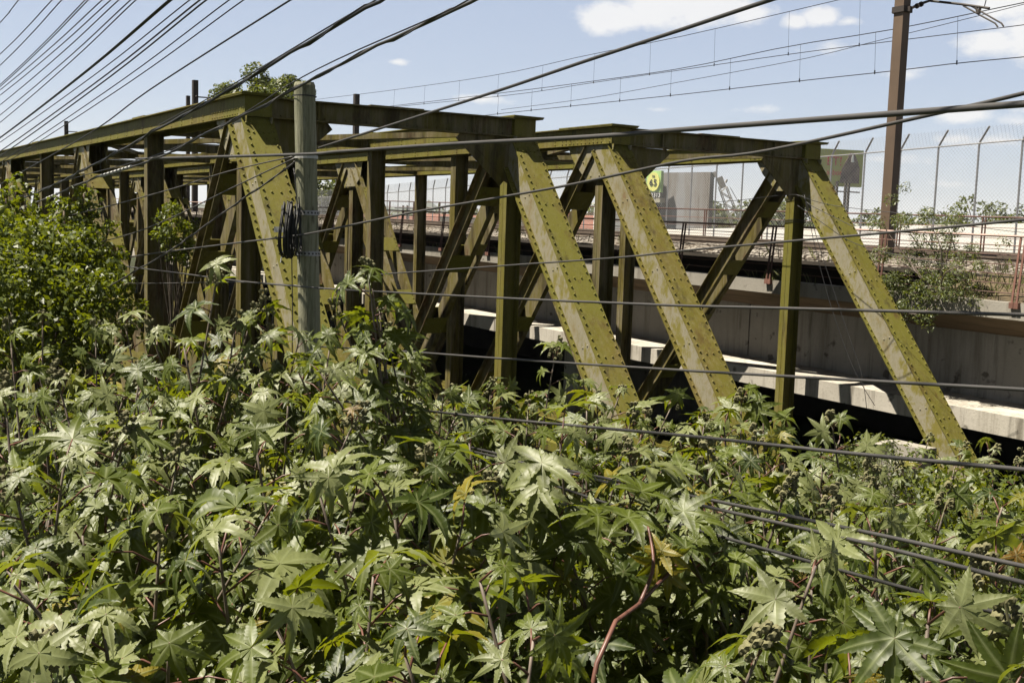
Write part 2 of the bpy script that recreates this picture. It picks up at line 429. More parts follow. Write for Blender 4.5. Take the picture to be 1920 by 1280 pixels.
# ------------------------------------------------------------------ ground
g = MB()
def gz(x, y): return 0.0
N = 60
ax = np.concatenate([-np.geomspace(9000, 60, 22), np.linspace(-52, 20, 30), np.geomspace(30, 9000, 22)])
ay = np.concatenate([-np.geomspace(9000, 20, 22), np.linspace(-14, 40, 28), np.geomspace(46, 9000, 22)])
V = []; nx, ny = len(ax), len(ay)
for y in ay:
    for x in ax:
        z = -.05 + .18 * math.sin(x * .7 + y * .4) * math.exp(-(x * x + y * y) / 2500)
        if -34 < x < -17 and y < 60: pass
        V.append((x, y, z))
g.add(V, [(j * nx + i, j * nx + i + 1, (j + 1) * nx + i + 1, (j + 1) * nx + i) for j in range(ny - 1) for i in range(nx - 1)])
tag(g.build('ground', M['ground'], smooth=True), kind='structure')

# ------------------------------------------------------------------ concrete viaduct (parallel to the trusses, climbing slightly to the left)
vd = ray(-450, 345); vd = vd / abs(vd[0])                    # per metre of -X
YF = 17.75
def vline(px, py, Y, X):   # height of the viaduct line through that sight line, at X
    p = at_y(px, py, Y); return p[2] + (p[0] - X) * vd[2]
def vrun(mb, y0, y1, zl, zh, xa=8., xb=-95., yref=YF):
    # prism between lines: zl / zh are functions of X
    k = vd[1]
    mb.box8([(xb, y0, zl(xb)), (xa, y0, zl(xa)), (xa, y1, zl(xa)), (xb, y1, zl(xb)), (xb, y0, zh(xb)), (xa, y0, zh(xa)), (xa, y1, zh(xa)), (xb, y1, zh(xb))])
zf_top = lambda X: vline(1300, 510.6, YF, X)
zf_bot = lambda X: vline(1300, 534, YF, X)
zl_top = lambda X: vline(1300, 668, YF - .25, X)
zl_bot = lambda X: vline(1300, 697.6, YF - .25, X)
zs_top = lambda X: vline(1300, 474, YF + 1.2, X)
zs_bot = lambda X: zs_top(X) - .07
vroot = thing('concrete_viaduct', (-20, YF, 0), 'grey weathered concrete railway viaduct behind the steel trusses', 'viaduct')
mb = MB(); vrun(mb, YF, YF + .28, zf_bot, zf_top)
mb.build('edge_beam', M['concrete'], vroot)
mb = MB(); vrun(mb, YF + .281, YF + 1.6, zf_bot, lambda X: zf_bot(X) + .05); mb.build('walkway_slab', M['soil'], vroot)  # dark colour carries the shade of the gap behind the edge beam
mb = MB()
for k in range(12):                                            # girder web in segments with open joints
    xa = 8 - k * 9.0; xb = xa - 8.96
    vrun(mb, YF + 1.2, YF + 1.75, lambda X: zl_top(X) + .002, lambda X: zf_bot(X) - .003, xa, xb)
web = mb.build('girder_web', M['concrete'], vroot)
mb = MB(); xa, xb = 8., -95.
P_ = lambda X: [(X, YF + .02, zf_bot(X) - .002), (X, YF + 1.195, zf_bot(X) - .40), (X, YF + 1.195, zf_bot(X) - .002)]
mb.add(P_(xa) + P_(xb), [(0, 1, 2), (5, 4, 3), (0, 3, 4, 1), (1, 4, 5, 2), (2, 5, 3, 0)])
mb.build('haunch', M['soffit'], vroot)  # underside toned darker and browner than the girder concrete
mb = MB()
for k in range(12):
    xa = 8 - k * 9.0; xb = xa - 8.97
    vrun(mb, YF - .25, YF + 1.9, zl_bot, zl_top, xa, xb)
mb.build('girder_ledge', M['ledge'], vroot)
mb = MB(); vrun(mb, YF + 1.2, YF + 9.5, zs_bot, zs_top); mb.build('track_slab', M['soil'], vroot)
mb = MB(); vrun(mb, YF + 3.3, YF + 3.6, zl_bot, zs_bot); mb.build('inner_girder', M['soil'], vroot)  # girder coloured near black to paint the shade under the track
mb = MB(); vrun(mb, YF + 9.0, YF + 9.5, lambda X: -.3, zs_bot); mb.build('back_wall', M['soil'], vroot)  # added behind the piers to close the void so it stays black
for X in (-2, -26, -50, -74):
    mb = MB(); mb.box(X - .8, X + .8, YF + 1.5, YF + 6.5, -.2, zl_bot(X) - .01); mb.build('pier', M['concrete'], vroot)
# graffiti on the web
mb = MB(); c = at_y(1744, 640, YF + 1.34)
def ell(cx, cz, rx, rz, n=20, a0=0, a1=2 * math.pi):
    return [(c[0] + cx + rx * math.cos(a0 + (a1 - a0) * i / n), c[1], c[2] + cz + rz * math.sin(a0 + (a1 - a0) * i / n)) for i in range(n + 1)]
mb.tube(ell(0, .02, .16, .26), .008, 4); mb.tube(ell(.01, -.12, .13, .12), .008, 4); mb.tube([(c[0] - .03, c[1], c[2] + .1), (c[0] + .0, c[1], c[2] - .1)], .007, 4); mb.tube([(c[0], c[1], c[2] - .26), (c[0] + .07, c[1], c[2] - .1)], .007, 4)
mb.build('graffiti', M['wire'], vroot)

# ballast, rails
mb = MB(); nb = 60; V = []
xs = np.linspace(8, -95, 160); prof = [(1.30, .01), (1.5, .10), (1.9, .20), (2.8, .24), (4.6, .23), (6.2, .24), (7.6, .23), (8.8, .2), (9.4, .02)]
for X in xs:
    for dy, dz in prof: V.append((X, YF + dy + rng.normal(0, .03), zs_top(X) + max(.012, dz + rng.normal(0, .025))))
n = len(prof)
mb.add(V, [(i * n + j, i * n + j + 1, (i + 1) * n + j + 1, (i + 1) * n + j) for i in range(len(xs) - 1) for j in range(n - 1)])
tag(mb.build('ballast', M['ballast']), 'grey brown track ballast on the viaduct', None, None, 'stuff')
for k, (dy, lab) in enumerate(((2.5, 'rusty rail of the near track, closer to the red railing'), (3.93, 'rusty rail of the near track, farther from the red railing'), (6.2, 'rusty rail of the far track, nearer side'), (7.63, 'rusty rail of the far track, side towards the white wall'))):
    mb = MB(); vrun(mb, YF + dy - .035, YF + dy + .035, lambda X: zs_top(X) + .285, lambda X: zs_top(X) + .32); vrun(mb, YF + dy - .01, YF + dy + .01, lambda X: zs_top(X) + .25, lambda X: zs_top(X) + .284)
    vrun(mb, YF + dy - .07, YF + dy + .07, lambda X: zs_top(X) + .225, lambda X: zs_top(X) + .248)
    tag(mb.build('rail', M['rail']), lab, 'rail', 'rails of the viaduct tracks')

mb = MB(); V = []; xs_ = np.linspace(8, -14.6, 60)
for X in xs_:
    k = min(1., (X + 14.6) / 1.5)
    for dy, q in ((.285, -.02), (.45, .06), (.8, .45), (1.1, .8), (1.32, 1.05)):
        V.append((X, YF + dy, zf_top(X) - .3 * (1 - k) + (zs_top(X) - zf_top(X)) * q * k + rng.normal(0, .025)))
mb.add(V, [(i * 5 + j, i * 5 + j + 1, (i + 1) * 5 + j + 1, (i + 1) * 5 + j) for i in range(59) for j in range(4)])
tag(mb.build('earth_bank', M['soilbank'], smooth=True), None, None, None, 'structure')
# red railing on the edge beam
def railing(ybase, base, hgt, nrail, step, xa, xb, lean, label, first):
    root = thing('railing', (xa, ybase, base(xa)), label, 'railing')
    rl = MB()
    for k in range(nrail):
        q = (k + 1) / nrail
        y = ybase + lean * q
        mb = MB(); r = .026 if k == nrail - 1 else .010
        mb.tube([(x, y, base(x) + hgt * q) for x in (xa, xb)], r, 6)
        mb.build('rail_bar', M['palered' if k == nrail - 1 and nrail == 7 else ('red' if k == nrail - 2 else 'brownrail')], root)  # top bar pale, the next one red, lower bars dark brown
    x = first
    while x > xb:
        mb = MB()
        for dx in (-.045, .045):
            mb.bar((x + dx, ybase, base(x)), (x + dx, ybase + lean, base(x) + hgt), X_, Y_, -.018, .018, -.012, .012)
        bp = MB()
        mb_ = mb; mb = bp
        mb.box(x - .085, x - .005, ybase - .03, ybase + .07, base(x) - .09, base(x) + .015); mb.box(x + .005, x + .085, ybase - .03, ybase + .07, base(x) - .09, base(x) + .015)
        pst = mb_.build('post', M['red' if x > -12.5 else 'brownrail'], root); bp.build('base_plate', M['red'], pst); x -= step
px = at_y(1905, 560, YF)[0]
railing(YF - .04, zf_top, at_y(1300, 418, YF)[2] - zf_top(at_y(1300, 418, YF)[0]), 7, 2.9, 8, -95, .12, 'faded red pipe railing along the edge of the viaduct', px + 2.9 * 2)
railing(YF + 8.9, lambda X: zs_top(X) + .1, 1.1, 4, 2.7, 8, -60, .02, 'faded red railing on the far side of the tracks', 6.0)

# ------------------------------------------------------------------ chain-link fence, wall behind it
YC = 29.0; FST = .0470 * YC
def fpx(pts):
    W = sorted([(at_y(x, y, YC)[0], at_y(x, y, YC)[2]) for x, y in pts]); xs_ = [k[0] for k in W]; zs_ = [k[1] for k in W]
    return lambda X: float(np.interp(X, xs_, zs_))
f_rail = fpx([(560, 372), (720, 361), (860, 348), (1244, 314), (1336, 307), (1546, 291), (1620, 285), (1907, 260), (2100, 243)])
f_base = fpx([(560, 400), (700, 410), (1240, 447), (1620, 464), (1915, 480), (2100, 492)])
fr = thing('chain_link_fence', (at_y(1620, 452, YC)[0], YC, 5), 'tall galvanised chain-link fence with posts bent at the top', 'fence')
FX0, FX1 = at_y(1915, 300, YC)[0] + 3 * FST, at_y(580, 300, YC)[0]
X = FX0; HA, LA = .42, .36
while X >= FX1:
    b0, b1 = f_base(X), f_rail(X)
    mb = MB(); mb.tube([(X, YC, b0), (X, YC, b1 - .12), (X + .03, YC - .01, b1), (X + LA, YC - .1, b1 + HA)], .03, 6)
    mb.build('fence_post', M['galv'], fr); X -= FST
mb = MB(); mb.tube([(k, YC - .03, f_rail(k) - .05) for k in np.linspace(FX0, FX1, 40)], .022, 6)
mb.build('top_rail', M['galv'], fr)
mb = MB(); pitch = .12; H = 3.2
for i in range(int((FX0 - FX1 + H) / pitch)):
    for sg in (1, -1):
        xs0 = FX0 + H - i * pitch; P_ = []
        for t in np.linspace(0, 1, 5):
            X = xs0 - H * t; z = t if sg > 0 else 1 - t
            if FX1 <= X <= FX0: P_.append(np.array([X, YC - .05, f_base(X) + (f_rail(X) - f_base(X)) * z]))
        for p, q in zip(P_, P_[1:]):
            w = Y_ * .0034; u2 = np.array([0, 0, .0034])
            mb.add([p + w, p - w + u2, p - w - u2, q + w, q - w + u2, q - w - u2], [(0, 1, 4, 3), (1, 2, 5, 4), (2, 0, 3, 5)])
X = FX0
while X > FX1 + 1:
    for sg in (1, -1):
        a_ = np.array([X, YC - .03, f_rail(X)]); d_ = np.array([LA + sg * HA, -.09, HA])
        p, q = a_, a_ + d_; w = Y_ * .0034; u2 = np.array([0, 0, .0034])
        mb.add([p + w, p - w + u2, p - w - u2, q + w, q - w + u2, q - w - u2], [(0, 1, 4, 3), (1, 2, 5, 4), (2, 0, 3, 5)])
    X -= pitch
mb.build('wire_mesh', M['meshsteel'], fr)

# white wall beyond the fence
wa, wb = at_y(2150, 416, 33.), at_y(1200, 431, 33.)
mb = MB(); u = wb - wa; u[2] = 0; u /= np.linalg.norm(u); nn = np.array([-u[1], u[0], 0])
mb.plate([(wa[0], wa[1], 0), (wb[0], wb[1], 0), (wb[0], wb[1], wb[2]), (wa[0], wa[1], wa[2])], nn * .3)
w = mb.build('boundary_wall', M['white']); tag(w, 'long low white wall beyond the chain-link fence', 'wall')

# ------------------------------------------------------------------ masts and catenary
def hbeam(mb, a, b, w, dpt):
    a, b = np.asarray(a, float), np.asarray(b, float)
    mb.bar(a, b, X_, Y_, -w / 2, w / 2, -dpt / 2, dpt / 2)
YM = YF + 1.75
base = at_y(1662, 462, YM); topm = base + np.array([0, 0, 7.2])
mr = thing('catenary_mast', (base[0], base[1], base[2] - .3), 'tall brown steel mast rising out of the frame beside the tracks', 'mast', 'railway masts')
mb = MB(); hbeam(mb, base - Z_ * .35, topm, .235, .215); mb.build('column', M['mast'], mr)
mb = MB(); hbeam(mb, base - Z_ * .42, base - Z_ * .3, .6, .55); mb.build('base_plate', M['mast'], mr)
mb = MB(); cz = at_y(1688, 20, YM)[2]
mb.box(base[0] - .15, base[0] + .15, base[1] - .14, base[1] + .14, cz - .06, cz + .06); 
for sx in (-1, 1): mb.box(*sorted((base[0] + sx * .15, base[0] + sx * .22)), base[1] - .03, base[1] + .03, cz - .05, cz + .05)
mb.build('clamp', M['farmast'], mr)
mb = MB(); e0 = np.array([base[0] + .2, base[1], cz])
def mp(x, y): return at_y(x, y, YM + .9)
mb.tube([e0, at_y(1722, 9, YM + .3), at_y(1745, 1, YM + .6), at_y(1775, -14, YM + .9)], .03, 6)
for q in (.3, .5): 
    p_ = e0 + (at_y(1745, 1, YM + .6) - e0) * q; mb.tube([p_, p_ + (at_y(1745, 1, YM + .6) - e0) * .06], .055, 8)
mb.build('insulator_arm', M['farmast'], mr)
mb = MB(); mb.tube([mp(1744, 2), mp(1800, 8), mp(1855, 16)], .028, 6)
mb.tube([mp(1806, 11), mp(1840, 30), mp(1866, 44), mp(1871, 51)], .018, 5); mb.tube([mp(1820, 11), mp(1850, 28), mp(1878, 44), mp(1882, 50)], .018, 5)
mb.tube([mp(1830, 12), mp(1834, 26)], .03, 5); mb.tube([mp(1838, 12), mp(1836, 26)], .03, 5); mb.tube([mp(1845, 16), mp(1849, 0)], .012, 4)
mb.build('registration_arm', M['farmast'], mr)
for (x, yt, yb, wpx, Y, lab) in ((667, 177, 262, 9, YF + 4.9, 'dark mast top showing above the portal beam of the nearer bridge'), (365, 151, 420, 9, YF + 1.9, 'dark mast standing behind the top chord left of the leafy tree'), (352, 180, 420, 6, YF + 5.9, 'slim dark mast close beside the thicker one left of the leafy tree'), (125, 227, 330, 6, YF + 1.9, 'far dark mast at the left above the top chord')):
    a = at_y(x, yb, Y); b = at_y(x, yt, Y); b = np.array([a[0], a[1], b[2]]); rr = np.linalg.norm(a - EYE); wd = wpx / F * rr
    a = np.array([a[0], a[1], zs_top(a[0]) - .1])
    t = thing('catenary_mast', a, lab, 'mast', 'railway masts')
    mb = MB(); hbeam(mb, a, b, wd, wd); mb.build('column', M['farmast'], t)
    if x != 352:
        mb = MB(); q = b - Z_ * (b[2] - a[2]) * .12; mb.tube([q, q + np.array([.0, .9, .02])], .04, 5); mb.tube([q - X_ * .4, q + X_ * .4], .06, 5); mb.build('bracket_arm', M['farmast'], t)

def wire_y(pts, Y, r, ext=.0):
    return [at_y(x, y, Y) for x, y in pts]
def smooth(P, n=8):
    P = np.asarray(P, float)
    if len(P) < 3:
        return np.array([P[0] + (P[-1] - P[0]) * i / n for i in range(n + 1)])
    t = np.r_[0, np.cumsum(np.linalg.norm(np.diff(P, axis=0), axis=1))]; t /= t[-1]
    T = np.linspace(0, 1, n * (len(P) - 1) + 1); out = []
    for q in T:     # Catmull-Rom
        i = min(max(np.searchsorted(t, q) - 1, 0), len(P) - 2); u = (q - t[i]) / (t[i + 1] - t[i] + 1e-12)
        p0 = P[max(i - 1, 0)]; p1 = P[i]; p2 = P[i + 1]; p3 = P[min(i + 2, len(P) - 1)]
        m1 = (p2 - p0) / 2; m2 = (p3 - p1) / 2
        out.append((2 * u**3 - 3 * u**2 + 1) * p1 + (u**3 - 2 * u**2 + u) * m1 + (-2 * u**3 + 3 * u**2) * p2 + (u**3 - u**2) * m2)
    return np.array(out)
PW = [(2100, -125), (1573, 0), (1280, 68), (1100, 104), (935, 140), (737, 169), (592, 187), (450, 207)]
RW = [(2100, 23), (1920, 47), (1677, 77), (1480, 102), (1280, 131), (1100, 157), (960, 178), (716, 203), (560, 220)]
QW = [(2100, -32), (1920, 5), (1677, 55), (1480, 87), (1280, 128), (1100, 154), (960, 172), (716, 201), (560, 216)]
TW = [(2100, 90), (1920, 107), (1793, 119), (1677, 133), (1500, 152), (1280, 177), (1100, 196), (932, 214), (740, 236)]
SW = [(2100, -38), (1827, 32), (1677, 69), (1613, 85), (1500, 112), (1280, 153), (1100, 185), (940, 206)]
Y1, Y2 = YF + 6.6, YF + 3.2
for nm, pts, Y, lab in (('catenary_wire', PW, Y1, 'uppermost catenary wire carrying droppers behind the tall brown mast'), ('catenary_wire', QW, Y2, 'second catenary wire carrying droppers in front of the clouds'), ('contact_wire', RW, Y1, 'higher contact wire hung from the uppermost catenary wire'), ('contact_wire', TW, Y2, 'lower contact wire nearest the truss bridge tops'), ('feeder_wire', SW, Y2 + 1.5, 'slanting wire crossing between the two contact wires')):
    mb = MB(); mb.tube(smooth([at_y(x, y, Y) for x, y in pts], 4), .0105 if nm != 'feeder_wire' else .008, 5)
    o = tag(mb.build(nm, M['wire']), lab, 'wire', 'railway overhead wires')
    def yat(pp, x):
        pp = sorted(pp); return float(np.interp(x, [k[0] for k in pp], [k[1] for k in pp]))
    if pts is PW or pts is QW:
        low = RW if pts is PW else TW
        for x in ((1341, 1480, 1613, 1220, 1115, 1018, 935, 862, 797, 740) if pts is PW else (1370, 1501, 1642, 1796, 1259, 1164, 1072, 998, 935)):
            d = MB(); d.tube([at_y(x, yat(pts, x), Y), at_y(x - 2, yat(low, x - 2), Y)], .005, 4)
            q = at_y(x - 2, yat(low, x - 2), Y); d.tube([q - Z_ * .03, q + Z_ * .06], .016, 5)
            d.build('dropper', M['wire'], o)

# ------------------------------------------------------------------ wooden pole
RP = 10.6
pt_, pb_ = at_r(569.5, 152, RP), None
d = ray(583, 690); 
base = np.array([0., 0, 0]); q1 = at_r(571, 160, RP); q2 = at_r(582, 690, RP * 1.02)
sl = (q2 - q1) / (q1[2] - q2[2]); foot = q1 + sl * (q1[2] + .2)
wp = thing('utility_pole', foot, 'weathered grey wooden utility pole in front of the near truss', 'pole')
mb = MB(); ax_ = [foot + (q1 - foot) * t for t in np.linspace(0, 1, 14)]
mb.tube(ax_ + [q1 + (q1 - foot) * .004], [.118 - .022 * t for t in np.linspace(0, 1, 14)] + [.085], 20)
mb.build('shaft', M['wood'], wp, smooth=False)
for yy, mat_, hh in ((180, 'wire', .006), (290, 'clampm', .016), (393, 'galv', .022), (469, 'galv', .022)):
    c = q1 + (q2 - q1) * ((yy - 160) / 530); rad = .103 + (yy - 160) / 530 * .012
    mb = MB(); a = np.arange(20) * 2 * math.pi / 20
    ringv = np.array([(math.cos(k), math.sin(k), 0) for k in a])
    V = np.vstack([c + ringv * (rad + .004) - Z_ * hh, c + ringv * (rad + .004) + Z_ * hh])
    mb.add(V, [(i, (i + 1) % 20, 20 + (i + 1) % 20, 20 + i) for i in range(20)])
    mb.build('band', M[mat_], wp)
    if mat_ == 'galv':
        mb = MB()
        for k in a[::1]:
            nrm = np.array([math.cos(k), math.sin(k), 0]); t = np.array([-math.sin(k), math.cos(k), 0]); p_ = c + nrm * (rad + .0045)
            mb.bar(p_ - Z_ * .008, p_ + Z_ * .008, t, nrm, -.008, .008, -.001, .0012)
        mb.build('band_hole', M['wire'], wp)
# coil of spare cable
cc = at_r(543, 431, RP - .2)
cr = thing('cable_coil', cc, 'coil of black spare cable hanging on the wooden pole', 'cable coil')
rt = _r
mb = MB()
for k in range(44):
    off = rng.normal(0, .03); rad = .185 + rng.normal(0, .016); el = rng.uniform(.9, 1.05); pts = []
    vd_ = cc - EYE; vd_[2] = 0; vd_ /= np.linalg.norm(vd_); axv = vd_ + rt * .12; axv = np.array([axv[0], axv[1], 0]); axv /= np.linalg.norm(axv)
    side = np.array([-axv[1], axv[0], 0]); ph = rng.uniform(0, .6)
    # loop plane nearly edge-on to the sun side
    for a in np.linspace(0, 2 * math.pi, 25):
        pts.append(cc + axv * math.cos(a) * rad * .92 * el + Z_ * math.sin(a) * rad * 1.22 + side * (off + .012 * math.sin(2 * a + ph)))
    mb.tube(pts, .007, 5, False)
mb.build('loops', M['cable'], cr)
mb = MB(); mb.beam(cc - rt * .14, cc - rt * .02, .02, .05); mb.tube([cc - Z_ * .2 - rt * .06, cc - Z_ * .3 - rt * .08], .006, 5); mb.build('strap', M['clampm'], cr)
mb = MB(); mb.tube([cc + rt * .02 - Z_ * .15, cc + rt * .035 - Z_ * .7, cc + rt * .04 - Z_ * 1.5], .005, 5); mb.tube([cc + rt * .08 + Z_ * .3, cc + rt * .10 + Z_ * .1, cc + rt * .09 - Z_ * .3], .006, 5)
mb.tube([q1 - Z_ * .75 - rt * .09, cc + rt * .04 + Z_ * .5, cc + rt * .07 + Z_ * .2], .006, 5)
mb.build('loose_end', M['cable'], cr)

# ------------------------------------------------------------------ overhead cables
def cable(pts, r0, r1, rad, label, mat_='wire', group='overhead cables', name='overhead_cable', n=6, twist=False):
    pts = [np.array(k, float) for k in pts]
    t = np.r_[0, np.cumsum([np.linalg.norm(b - a) for a, b in zip(pts, pts[1:])])]; t /= t[-1]
    W = [at_r(p[0], p[1], 1. / ((1 - q) / r0 + q / r1)) for p, q in zip(pts, t)]
    S = smooth(W, 8)
    if not (0 <= pts[0][0] <= 1920 and 0 <= pts[0][1] <= 1280):
        d0 = S[0] - S[1]; d0 /= np.linalg.norm(d0); S = np.vstack([S[0] + d0 * k for k in np.linspace(14, 1, 8)] + [S])
    if not (0 <= pts[-1][0] <= 1920 and 0 <= pts[-1][1] <= 1280):
        d0 = S[-1] - S[-2]; d0 /= np.linalg.norm(d0); S = np.vstack([S] + [S[-1] + d0 * k for k in np.linspace(2, 25, 8)])
    if twist:
        S = S + rng.normal(0, rad * .35, S.shape)
    mb = MB(); mb.tube(S, rad, n)
    if twist:
        k = np.arange(len(S)) * 1.3
        mb.tube(S + np.c_[np.zeros(len(S)), np.cos(k), np.sin(k)] * rad * 1.5, rad * .5, 5)
    return tag(mb.build(name, M[mat_], smooth=True), label, 'cable', group)
fan = [((35, 0), (0, 43)), ((98, 0), (0, 102)), ((116, 0), (0, 123)), ((160, 0), (0, 159)), ((166, 0), (0, 163)), ((192, 0), (0, 169)), ((208, 0), (0, 179)), ((223, 0), (0, 197)), ((245, 0), (0, 216)), ((255, 0), (0, 230)),
       ((317, 0), (0, 258)), ((322, 0), (0, 259)), ((356, 0), (0, 267)), ((375, 0), (0, 284)), ((387, 0), (0, 293)), ((430, 0), (0, 305)), ((457, 0), (0, 312))]
ordn = ['first', 'second', 'third', 'fourth', 'fifth', 'sixth', 'seventh', 'eighth', 'ninth', 'tenth', 'eleventh', 'twelfth', 'thirteenth', 'fourteenth', 'fifteenth', 'sixteenth', 'seventeenth']
for i, (a, b) in enumerate(fan):
    a, b = np.array(a, float), np.array(b, float); d = b - a; L = np.linalg.norm(d)
    s = np.array([d[1], -d[0]]) / L * (L * -.012)                 # sag
    e0 = a - d * (160 / L); e1 = b + d * (140 / L)
    rad = .0075 if i in (10, 11, 13, 14) else .0055
    cable([e0, a, (a + b) / 2 + (s if s[1] > 0 else -s), b, e1 + np.array([0, -12])], 8.0, 26., rad, f'thin dark wire in the sky fan, {ordn[i]} counted from the top left corner', 'wire', 'wires fanning across the upper left sky')
cable([(640, -56), (545, 0), (283, 167), (173, 247), (33, 327), (-60, 380)], 8, 24., .0075, 'dark wavy wire crossing the near top chord just above the paired cables', 'wire')
cable([(800, -52), (717, 0), (640, 43), (425, 172), (300, 241), (165, 315), (60, 365), (-60, 410)], 6.2, 22, .011, 'thick twisted cable passing over the near top chord corner', 'wire', twist=True)
cable([(797, -62), (712, -4), (636, 39), (420, 168), (296, 236)], 6.2, 12.8, .005, 'thin messenger wire lying on the thick twisted cable', 'wire')
cable([(960, -34), (890, 0), (760, 62), (640, 120), (490, 200), (380, 254), (290, 298), (170, 337), (75, 377), (-40, 420)], 6, 22, .010, 'thick spliced cable running down past the pole top to the leafy shrub', 'cablegrey', twist=True)
cable([(940, -46), (870, 6), (640, 108), (540, 160), (440, 222), (290, 292), (120, 340), (-40, 396)], 6, 22, .0045, 'thin wire just above the spliced cable beside the pole top', 'wire')
cable([(2150, 178), (1920, 195), (1640, 216), (1280, 243), (1100, 257), (850, 270), (640, 284), (552, 290), (255, 298)], 4.1, 13.5, .0135, 'thick grey cable strung right across in front of both portals', 'cablegrey', n=10)
cable([(2100, 128), (1920, 175), (1760, 212), (1430, 284), (1280, 302), (1077, 345), (932, 371), (770, 399), (590, 436), (528, 445), (320, 471), (170, 492)], 4.6, 15, .009, 'slanting cable that crosses under the thick grey cable by the tall mast', 'cablegrey')
cable([(1640, -62), (1445, 0), (1280, 55), (1100, 114), (932, 171), (760, 226), (640, 264), (596, 278)], 4.6, 10.5, .0105, 'grey cable running up from the pole into the clouds', 'cablegrey', n=8)
cable([(2100, 395), (1920, 412), (1700, 433), (1280, 470), (1170, 482), (960, 497), (700, 515)], 5, 12, .0075, 'cable level with the red railing across the truss bridges', 'cablegrey')
cable([(2100, 595), (1920, 590), (1480, 578), (1280, 573), (1130, 567), (990, 561), (735, 548), (600, 540), (450, 527), (320, 510), (190, 494)], 4.4, 16, .0085, 'cable crossing the middle of the four sloping end posts', 'cablegrey')
cable([(2100, 742), (1920, 730), (1280, 694), (940, 672), (720, 656), (560, 648)], 4.4, 11.5, .0085, 'cable running along the sunlit concrete ledge', 'cablegrey')
cable([(2100, 898), (1920, 880), (1600, 850), (1280, 816), (960, 787), (800, 770), (640, 752)], 4.2, 9.5, .0095, 'cable just over the castor tops at the foot of the end posts', 'cablegrey')
cable([(2100, 1098), (1920, 1061), (1600, 992), (1280, 926), (1070, 882), (830, 826)], 4.0, 8.8, .009, 'upper of three cables dropping across the castor leaves', 'cablegrey')
cable([(2100, 1135), (1920, 1092), (1600, 1012), (1280, 939), (1080, 890), (850, 838)], 3.9, 8.6, .009, 'middle of three cables dropping across the castor leaves', 'cablegrey')
cable([(2060, 1200), (1920, 1162), (1600, 1075), (1280, 985), (1150, 947), (900, 862)], 3.9, 8.4, .008, 'lowest black cable dropping across the castor leaves', 'cable')
cable([(552, 293), (430, 321), (320, 355), (190, 390), (60, 420)], 10.5, 16, .0065, 'wire from the pole band to the shrub, upper of the left set', 'cablegrey')
cable([(552, 297), (440, 350), (320, 409), (240, 440), (120, 470)], 10.5, 15, .0065, 'wire from the pole band to the shrub, middle of the left set', 'cablegrey')
cable([(552, 303), (535, 318), (420, 398), (320, 469), (200, 540), (120, 590)], 10.4, 14, .0075, 'wire from the pole band to the shrub, lowest of the left set', 'cablegrey', twist=True)
cable([(170, 531), (300, 531), (450, 529), (560, 535)], 14, 11, .005, 'low level wire left of the pole over the castor tops', 'cablegrey')
cable([(1600, 425), (1520, 385), (1492, 365), (1380, 376), (1330, 379)], 21, 24, .006, 'thin sagging wire tied round the last vertical post', 'wire')
cable([(1492, 365), (1560, 385), (1700, 402), (1850, 428), (1960, 440)], 21, 20, .006, 'thin black wire from the last vertical post into the viaduct shrub', 'wire')
cable([(1495, 385), (1545, 420), (1600, 455), (1690, 480), (1800, 500)], 21, 20, .006, 'loose black wire drooping beside the rightmost end post', 'wire')
cable([(1508, 365), (1530, 470), (1560, 580), (1600, 690), (1640, 760)], 21, 20, .0055, 'black wire hanging straight down in front of the concrete wall', 'wire')
cable([(1508, 365), (1545, 490), (1585, 610), (1615, 700), (1625, 765)], 21, 20, .0055, 'second black wire hanging beside the first before the concrete wall', 'wire')
def along(pts, r0, r1, q):
    pts = [np.array(k, float) for k in pts]; t = np.r_[0, np.cumsum([np.linalg.norm(b - a) for a, b in zip(pts, pts[1:])])]; t /= t[-1]
    W = [at_r(p[0], p[1], 1. / ((1 - k) / r0 + k / r1)) for p, k in zip(pts, t)]; return smooth(W, 8)
def add_marks(o, S, x0, x1, n, rad, mat_, name, ln):
    scr = []
    for p in S:
        c = CAMM @ (p - EYE); scr.append(960 + F * c[0] / c[2])
    scr = np.array(scr); od = np.argsort(scr); mb = MB()
    for k in range(n):
        x = x0 + (x1 - x0) * (k + .5) / n; f = [np.interp(x, scr[od], S[od][:, j]) for j in range(3)]; g = [np.interp(x + ln, scr[od], S[od][:, j]) for j in range(3)]
        mb.tube([np.array(f), np.array(g)], rad, 8)
    mb.build(name, M[mat_], o)
for o in [k for k in bpy.data.objects if k.get('label', '').startswith('thick spliced cable')]:
    S = along([(960, -34), (890, 0), (760, 62), (640, 120), (490, 200), (380, 254), (290, 298), (170, 337), (75, 377), (-40, 420)], 6, 22, 0)
    add_marks(o, S, 186, 246, 9, .019, 'clampm', 'spiral_grip', 4); add_marks(o, S, 86, 106, 4, .019, 'clampm', 'spiral_grip', 3)
for o in [k for k in bpy.data.objects if k.get('label', '').startswith('thick grey cable strung')]:
    S = along([(2150, 178), (1920, 195), (1640, 216), (1280, 243), (1100, 257), (850, 270), (640, 284), (552, 290), (255, 298)], 4.1, 13.5, 0)
    T_ = EYE - S; T_ /= np.linalg.norm(T_, axis=1)[:, None]; T_[:, 2] += .25; T_ /= np.linalg.norm(T_, axis=1)[:, None]
    S2_ = S + T_ * .0112
    add_marks(o, S2_, 1196, 1252, 16, .0028, 'clampm', 'printed_mark', 2.2); add_marks(o, S2_, 1276, 1293, 5, .0028, 'clampm', 'printed_mark', 2.0); add_marks(o, S2_, 1326, 1352, 6, .0028, 'clampm', 'printed_mark', 2.4)
